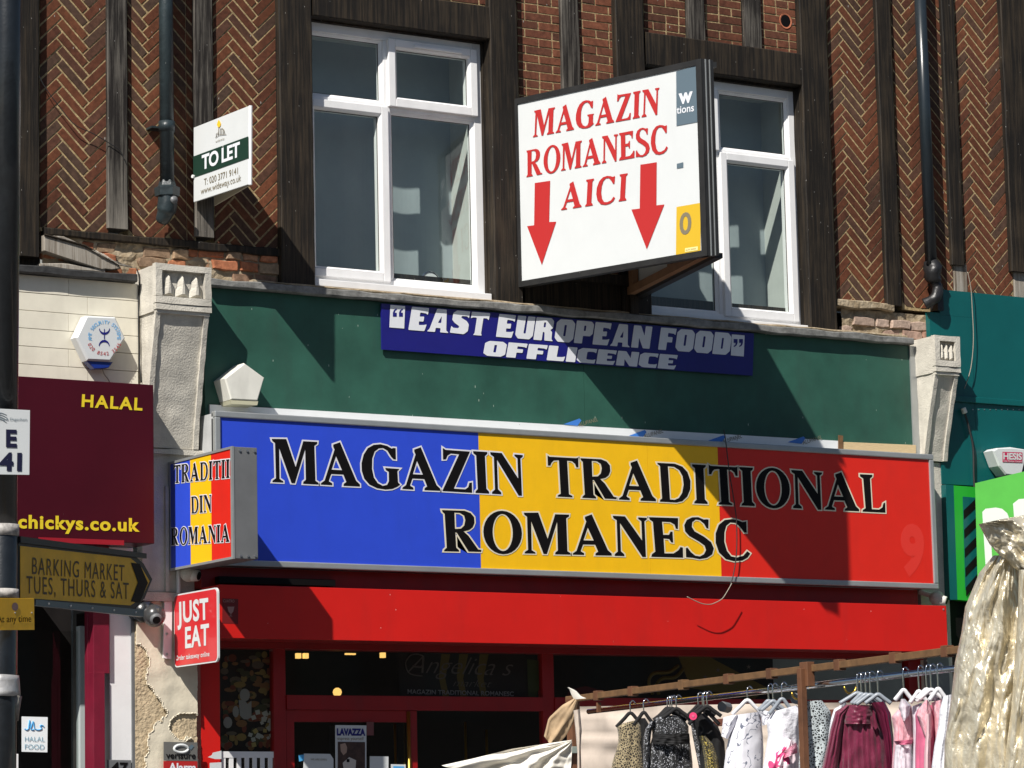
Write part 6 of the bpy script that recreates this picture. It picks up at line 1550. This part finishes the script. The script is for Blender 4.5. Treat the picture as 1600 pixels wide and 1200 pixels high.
def hanger(px_, ytop, parent, mt=F_hangw, w_=34, hy=1108, drop=16, nm='hanger'):
    z_ = zr(px_); pl = cplane(z_); q = onrail(px_) + dn + sdv * .03
    neck = pl(px_, hy, 0)
    mb = MB(); top = Vector((neck.x, neck.y, q.z + .01))
    mb.tube(smooth_curve([neck, top, top + Vector((.012, 0, .014)), top + Vector((.026, 0, .004))]), .0028, 6)
    mb.build('hook', M['chrome'], parent, smooth=True)
    MB().tube(smooth_curve([pl(px_ - w_, hy + drop), pl(px_ - w_ * .45, hy + drop * .42), pl(px_, hy), pl(px_ + w_ * .45, hy + drop * .42), pl(px_ + w_, hy + drop)], 4), [.008] * 17, 8).build('bar', mt, parent, smooth=True)
def garment(label, cat, px_, parts, hang=None):
    root = thing('hanging_dress' if cat == 'dress' else 'blouse', label, cat, R(px_, 1140), 'clothes on the market stall rail')
    for nm, l, r, mt, th, fo, nf, zo, sd in parts:
        cloth(nm, None, None, cplane(zr(px_) + zo), l, r, mt, th, fo, nf, 30, 30, seed=sd, parent=root)
    if hang: 
        h_ = bpy.data.objects.new('clothes_hanger', None); COL.objects.link(h_); h_.parent = root; h_.location = (0, 0, 0)
        hanger(px_, 0, h_, *hang)
    return root
garment('sleeveless gold and black net dress, leftmost on the stall rail', 'dress', 985, [('body', [(974, 1130), (964, 1136), (966, 1148), (966, 1160), (962, 1175), (957, 1190), (952, 1220)], [(995, 1125), (1001, 1134), (1004, 1150), (1003, 1165), (1006, 1180), (1008, 1195), (1012, 1220)], F_net, .08, .006, 3, 0, 1)], (F_black, 22, 1114, 22))
k_ = garment('black dress with small coloured trim squeezed between the net and sequin dresses', 'dress', 1006, [('body', [(996, 1122), (1000, 1130), (1001, 1160), (1002, 1220)], [(1008, 1122), (1014, 1132), (1016, 1160), (1018, 1220)], F_black, .06, .005, 2, .12, 2)], (F_black, 16, 1113, 20))
sq = garment('black sequinned long sleeved dress with plain black waistband', 'dress', 1047, [
    ('body', [(1026, 1121), (1017, 1130), (1019, 1143), (1020, 1150), (1016, 1162), (1014, 1185), (1012, 1220)], [(1052, 1117), (1068, 1122), (1076, 1135), (1076, 1150), (1079, 1165), (1082, 1190), (1083, 1220)], F_seq, .12, .010, 4, 0, 3),
    ('sleeve', [(1072, 1122), (1080, 1135), (1082, 1150), (1086, 1170), (1092, 1200), (1096, 1220)], [(1078, 1120), (1090, 1135), (1092, 1155), (1098, 1175), (1106, 1200), (1108, 1220)], F_seq, .06, .004, 2, -.02, 4),
    ('sleeve', [(1016, 1128), (1008, 1140), (1005, 1155), (1005, 1180), (1005, 1220)], [(1025, 1124), (1018, 1142), (1016, 1160), (1015, 1190), (1014, 1220)], F_seq, .06, .004, 2, -.02, 5),
    ('waistband', [(1019, 1146), (1019, 1155), (1019, 1163)], [(1077, 1146), (1078, 1155), (1078, 1163)], F_black, .15, .008, 4, -.02, 6)], (F_black, 26, 1107, 18))
gg = garment('black and gold glitter blouse with pink round badge', 'blouse', 1100, [
    ('body', [(1078, 1118), (1086, 1140), (1092, 1160), (1096, 1220)], [(1100, 1114), (1122, 1135), (1132, 1160), (1136, 1220)], F_black, .10, .008, 3, .10, 7),
    ('glitter_front', [(1092, 1150), (1096, 1165), (1100, 1185), (1102, 1220)], [(1103, 1150), (1114, 1162), (1122, 1185), (1128, 1220)], F_gold, .12, .006, 2, .07, 8)], (F_black, 24, 1108, 24))
bd = cplane(zr(1083) - .12)
MB().tube([bd(1083, 1119, 0), bd(1083, 1119, .006)], .016, 16).build('badge', mat('pink_badge', (.70, .05, .16), .4), gg)
MB().tube([bd(1083, 1119, .0065), bd(1083, 1119, .008)], .007, 4).build('badge_mark', F_rose2, gg)
garment('short white dress with fine grey scribble print', 'dress', 1168, [
    ('body', [(1150, 1117), (1146, 1135), (1138, 1155), (1134, 1175), (1131, 1200), (1128, 1225)], [(1186, 1112), (1190, 1130), (1192, 1150), (1193, 1170), (1192, 1200), (1192, 1225)], F_white, .13, .006, 2.3, 0, 9),
    ('sleeve', [(1146, 1117), (1130, 1121), (1128, 1140), (1127, 1150)], [(1154, 1117), (1151, 1128), (1144, 1142), (1137, 1155)], F_white, .06, .005, 2, -.02, 10),
    ('sleeve', [(1183, 1112), (1189, 1122), (1191, 1134)], [(1196, 1110), (1208, 1114), (1205, 1130)], F_white, .06, .005, 2, -.02, 11)], (F_hangw, 24, 1094, 22))
garment('white lace topped dress with pink floral skirt, beside the brown upright', 'dress', 1222, [
    ('body', [(1208, 1112), (1198, 1128), (1200, 1150), (1196, 1175), (1192, 1200), (1190, 1225)], [(1244, 1102), (1256, 1112), (1249, 1140), (1248, 1165), (1248, 1190), (1248, 1225)], F_lace, .12, .008, 2.5, .04, 12),
    ('skirt', [(1232, 1154), (1218, 1172), (1200, 1182), (1192, 1202), (1190, 1225)], [(1240, 1158), (1247, 1166), (1249, 1185), (1249, 1205), (1249, 1225)], F_pink, .14, .012, 5, .0, 13),
    ('ribbon', [(1221, 1176), (1224, 1181), (1222, 1186)], [(1244, 1160), (1246, 1167), (1246, 1176)], F_pinkhot, .15, .004, 2, -.02, 14)], (F_hang, 20, 1092, 24))
garment('black and white leopard print dress crossing behind the brown upright', 'dress', 1272, [
    ('body', [(1254, 1096), (1250, 1120), (1250, 1160), (1248, 1190), (1248, 1225)], [(1284, 1094), (1298, 1112), (1300, 1150), (1294, 1190), (1290, 1225)], F_leo, .10, .010, 3, .06, 15)], None)
MB().box(*[c for p in ((R(1286, 1125).x, R(1286, 1125).x + .02),) for c in p], R(1286, 1120).y - .12, R(1286, 1120).y - .119, R(1286, 1127).z, R(1286, 1112).z).build('price_tag', F_lace, [x for x in S.objects if x.get('label', '').startswith('black and white leopard')][0])
garment('dark maroon satin long sleeved dress with gathered front, in front of its twin', 'dress', 1340, [
    ('body', [(1322, 1101), (1317, 1112), (1312, 1132), (1310, 1160), (1309, 1190), (1308, 1225)], [(1372, 1102), (1378, 1116), (1384, 1140), (1389, 1170), (1393, 1195), (1396, 1225)], F_maroon, .14, .014, 9, 0, 17),
    ('sleeve', [(1322, 1101), (1305, 1112), (1297, 1140), (1291, 1170), (1283, 1205), (1280, 1225)], [(1330, 1104), (1320, 1120), (1316, 1145), (1312, 1175), (1308, 1205), (1306, 1225)], F_maroon, .07, .010, 3, -.03, 18),
    ('yoke', [(1322, 1102), (1317, 1118), (1317, 1131)], [(1366, 1103), (1368, 1118), (1366, 1131)], F_maroon, .16, .006, 3, -.01, 19)], (F_hang, 28, 1083, 16))
garment('second maroon satin dress half hidden behind the first, nearer the pink lace', 'dress', 1372, [
    ('body', [(1360, 1098), (1370, 1115), (1380, 1150), (1385, 1190), (1388, 1225)], [(1382, 1096), (1392, 1115), (1396, 1150), (1398, 1190), (1400, 1225)], F_maroon_d, .10, .010, 3, .03, 20)], (F_hang, 20, 1085, 14))
garment('pink lace dress with sash in a clear garment bag', 'dress', 1412, [
    ('body', [(1402, 1110), (1393, 1120), (1397, 1140), (1396, 1160), (1394, 1190), (1392, 1225)], [(1420, 1100), (1429, 1108), (1430, 1130), (1429, 1160), (1428, 1190), (1427, 1225)], F_rose, .09, .008, 3, 0, 21),
    ('bag_front', [(1408, 1092), (1404, 1105), (1407, 1118), (1411, 1126)], [(1414, 1092), (1423, 1102), (1421, 1118), (1414, 1127)], F_plastic, .10, .004, 2, -.03, 22),
    ('sash', [(1397, 1158), (1402, 1161), (1402, 1164)], [(1428, 1155), (1427, 1160), (1425, 1163)], F_rose2, .12, .003, 2, -.02, 23),
    ('skirt', [(1398, 1164), (1396, 1185), (1394, 1225)], [(1426, 1162), (1427, 1185), (1427, 1225)], F_plastic, .11, .008, 4, -.01, 24)], (F_hangw, 14, 1078, 16))
garment('bright pink dress with pale ribbon panel, right of the bagged lace dress', 'dress', 1448, [
    ('body', [(1434, 1108), (1430, 1118), (1431, 1140), (1430, 1170), (1430, 1225)], [(1460, 1100), (1468, 1112), (1469, 1140), (1466, 1170), (1462, 1225)], F_rose2, .09, .008, 3, .02, 25),
    ('lace_front', [(1446, 1094), (1434, 1110), (1432, 1118), (1436, 1126), (1442, 1145), (1446, 1154)], [(1450, 1094), (1457, 1110), (1458, 1125), (1457, 1140), (1457, 1150), (1455, 1155)], F_rose, .10, .005, 2, -.02, 26),
    ('ribbon_panel', [(1447, 1115), (1446, 1150), (1444, 1180), (1443, 1225)], [(1454, 1115), (1455, 1150), (1454, 1180), (1455, 1225)], mat('pale_pink_ribbon', (.80, .55, .58), .5), .12, .004, 1, -.03, 27)], (F_hangw, 16, 1078, 18))
garment('white lace edged dress, rightmost beside the gold cloth', 'dress', 1478, [
    ('body', [(1474, 1088), (1468, 1110), (1466, 1135), (1460, 1165), (1456, 1195), (1454, 1225)], [(1490, 1084), (1494, 1110), (1490, 1135), (1486, 1165), (1484, 1195), (1484, 1225)], F_lace, .08, .008, 3, -.02, 28)], None)
garment('pale pink lace dress squeezed in front of the bright pink one', 'dress', 1436, [
    ('body', [(1424, 1104), (1426, 1125), (1427, 1160), (1425, 1225)], [(1440, 1098), (1444, 1120), (1446, 1160), (1444, 1225)], F_plastic, .07, .006, 2, .05, 51)], (F_hangw, 14, 1080, 18))
garment('rose coloured dress between the bright pink and the white lace edged dress', 'dress', 1466, [
    ('body', [(1455, 1098), (1460, 1120), (1462, 1160), (1460, 1225)], [(1474, 1092), (1478, 1115), (1478, 1160), (1474, 1225)], F_rose, .07, .006, 2, .04, 52)], (F_hangw, 14, 1076, 18))
garment('white lined dress edge showing behind the dark maroon satin dress', 'dress', 1310, [
    ('body', [(1303, 1108), (1298, 1125), (1293, 1160), (1286, 1225)], [(1322, 1096), (1320, 1120), (1318, 1160), (1316, 1225)], F_lace, .05, .004, 2, .10, 53)], None)
for px_, mt_, n_ in ((1047, 'black', 3), (1095, 'black', 3), (1205, 'grey', 2), (1350, 'grey', 3), (1452, 'white', 2)):
    for k in range(n_):
        hx = px_ + (k - 1) * 7 + 3
        hg = thing('clothes_hanger', {'black': 'spare black hanger', 'grey': 'spare grey hanger', 'white': 'spare white hanger'}[mt_] + (', left one,', ', right one,' if n_ == 2 else ', middle one,', ', right one,')[k] + ' crowded on the stall rail above the ' + {1047: 'sequinned dress', 1095: 'glitter blouse', 1205: 'white dresses', 1350: 'maroon dresses', 1452: 'pink dresses'}[px_], 'hanger', R(hx, 1100), 'hangers crowded on the rail over the ' + {1047: 'sequinned dress', 1095: 'glitter blouse', 1205: 'white dresses', 1350: 'maroon dresses', 1452: 'pink dresses'}[px_])
        hy_ = 1106 - (hx - 1047) * .072
        hanger(hx, 0, hg, {'black': F_black, 'grey': F_hang, 'white': F_hangw}[mt_], 16 + 3 * k, hy_ + k, 15)
# gold cloth over a bundle at the right
gpln = cplane(11.0)
gc_ = thing('gold_cloth', 'crumpled shiny gold lame cloth tied over a bundle at the right edge', 'cloth', Q(1550, 1230, 11.0))
cloth('lower_drape', None, None, gpln, [(1552, 868), (1530, 895), (1508, 948), (1502, 990), (1492, 1035), (1488, 1075), (1482, 1120), (1476, 1160), (1474, 1240)],
      [(1590, 866), (1600, 890), (1606, 930), (1610, 990), (1612, 1040), (1614, 1080), (1616, 1120), (1620, 1160), (1620, 1240)], F_lame, .30, .020, 3.2, 90, 150, seed=31, parent=gc_, crumple=.05)
cloth('upper_fold', None, None, cplane(10.85), [(1529, 819), (1535, 830), (1546, 850), (1556, 862), (1580, 885), (1600, 897)],
      [(1560, 812), (1610, 803), (1640, 815), (1650, 840), (1650, 870), (1650, 905)], F_lame, .16, .016, 2, 60, 50, seed=35, parent=gc_, crumple=.035)
cloth('front_fold', None, None, cplane(10.8), [(1592, 890), (1590, 960), (1585, 1040), (1580, 1110), (1572, 1170), (1566, 1240)], [(1640, 890), (1640, 960), (1640, 1040), (1640, 1110), (1640, 1170), (1640, 1240)], F_lame, .14, .02, 2, 50, 90, seed=41, parent=gc_, crumple=.03)
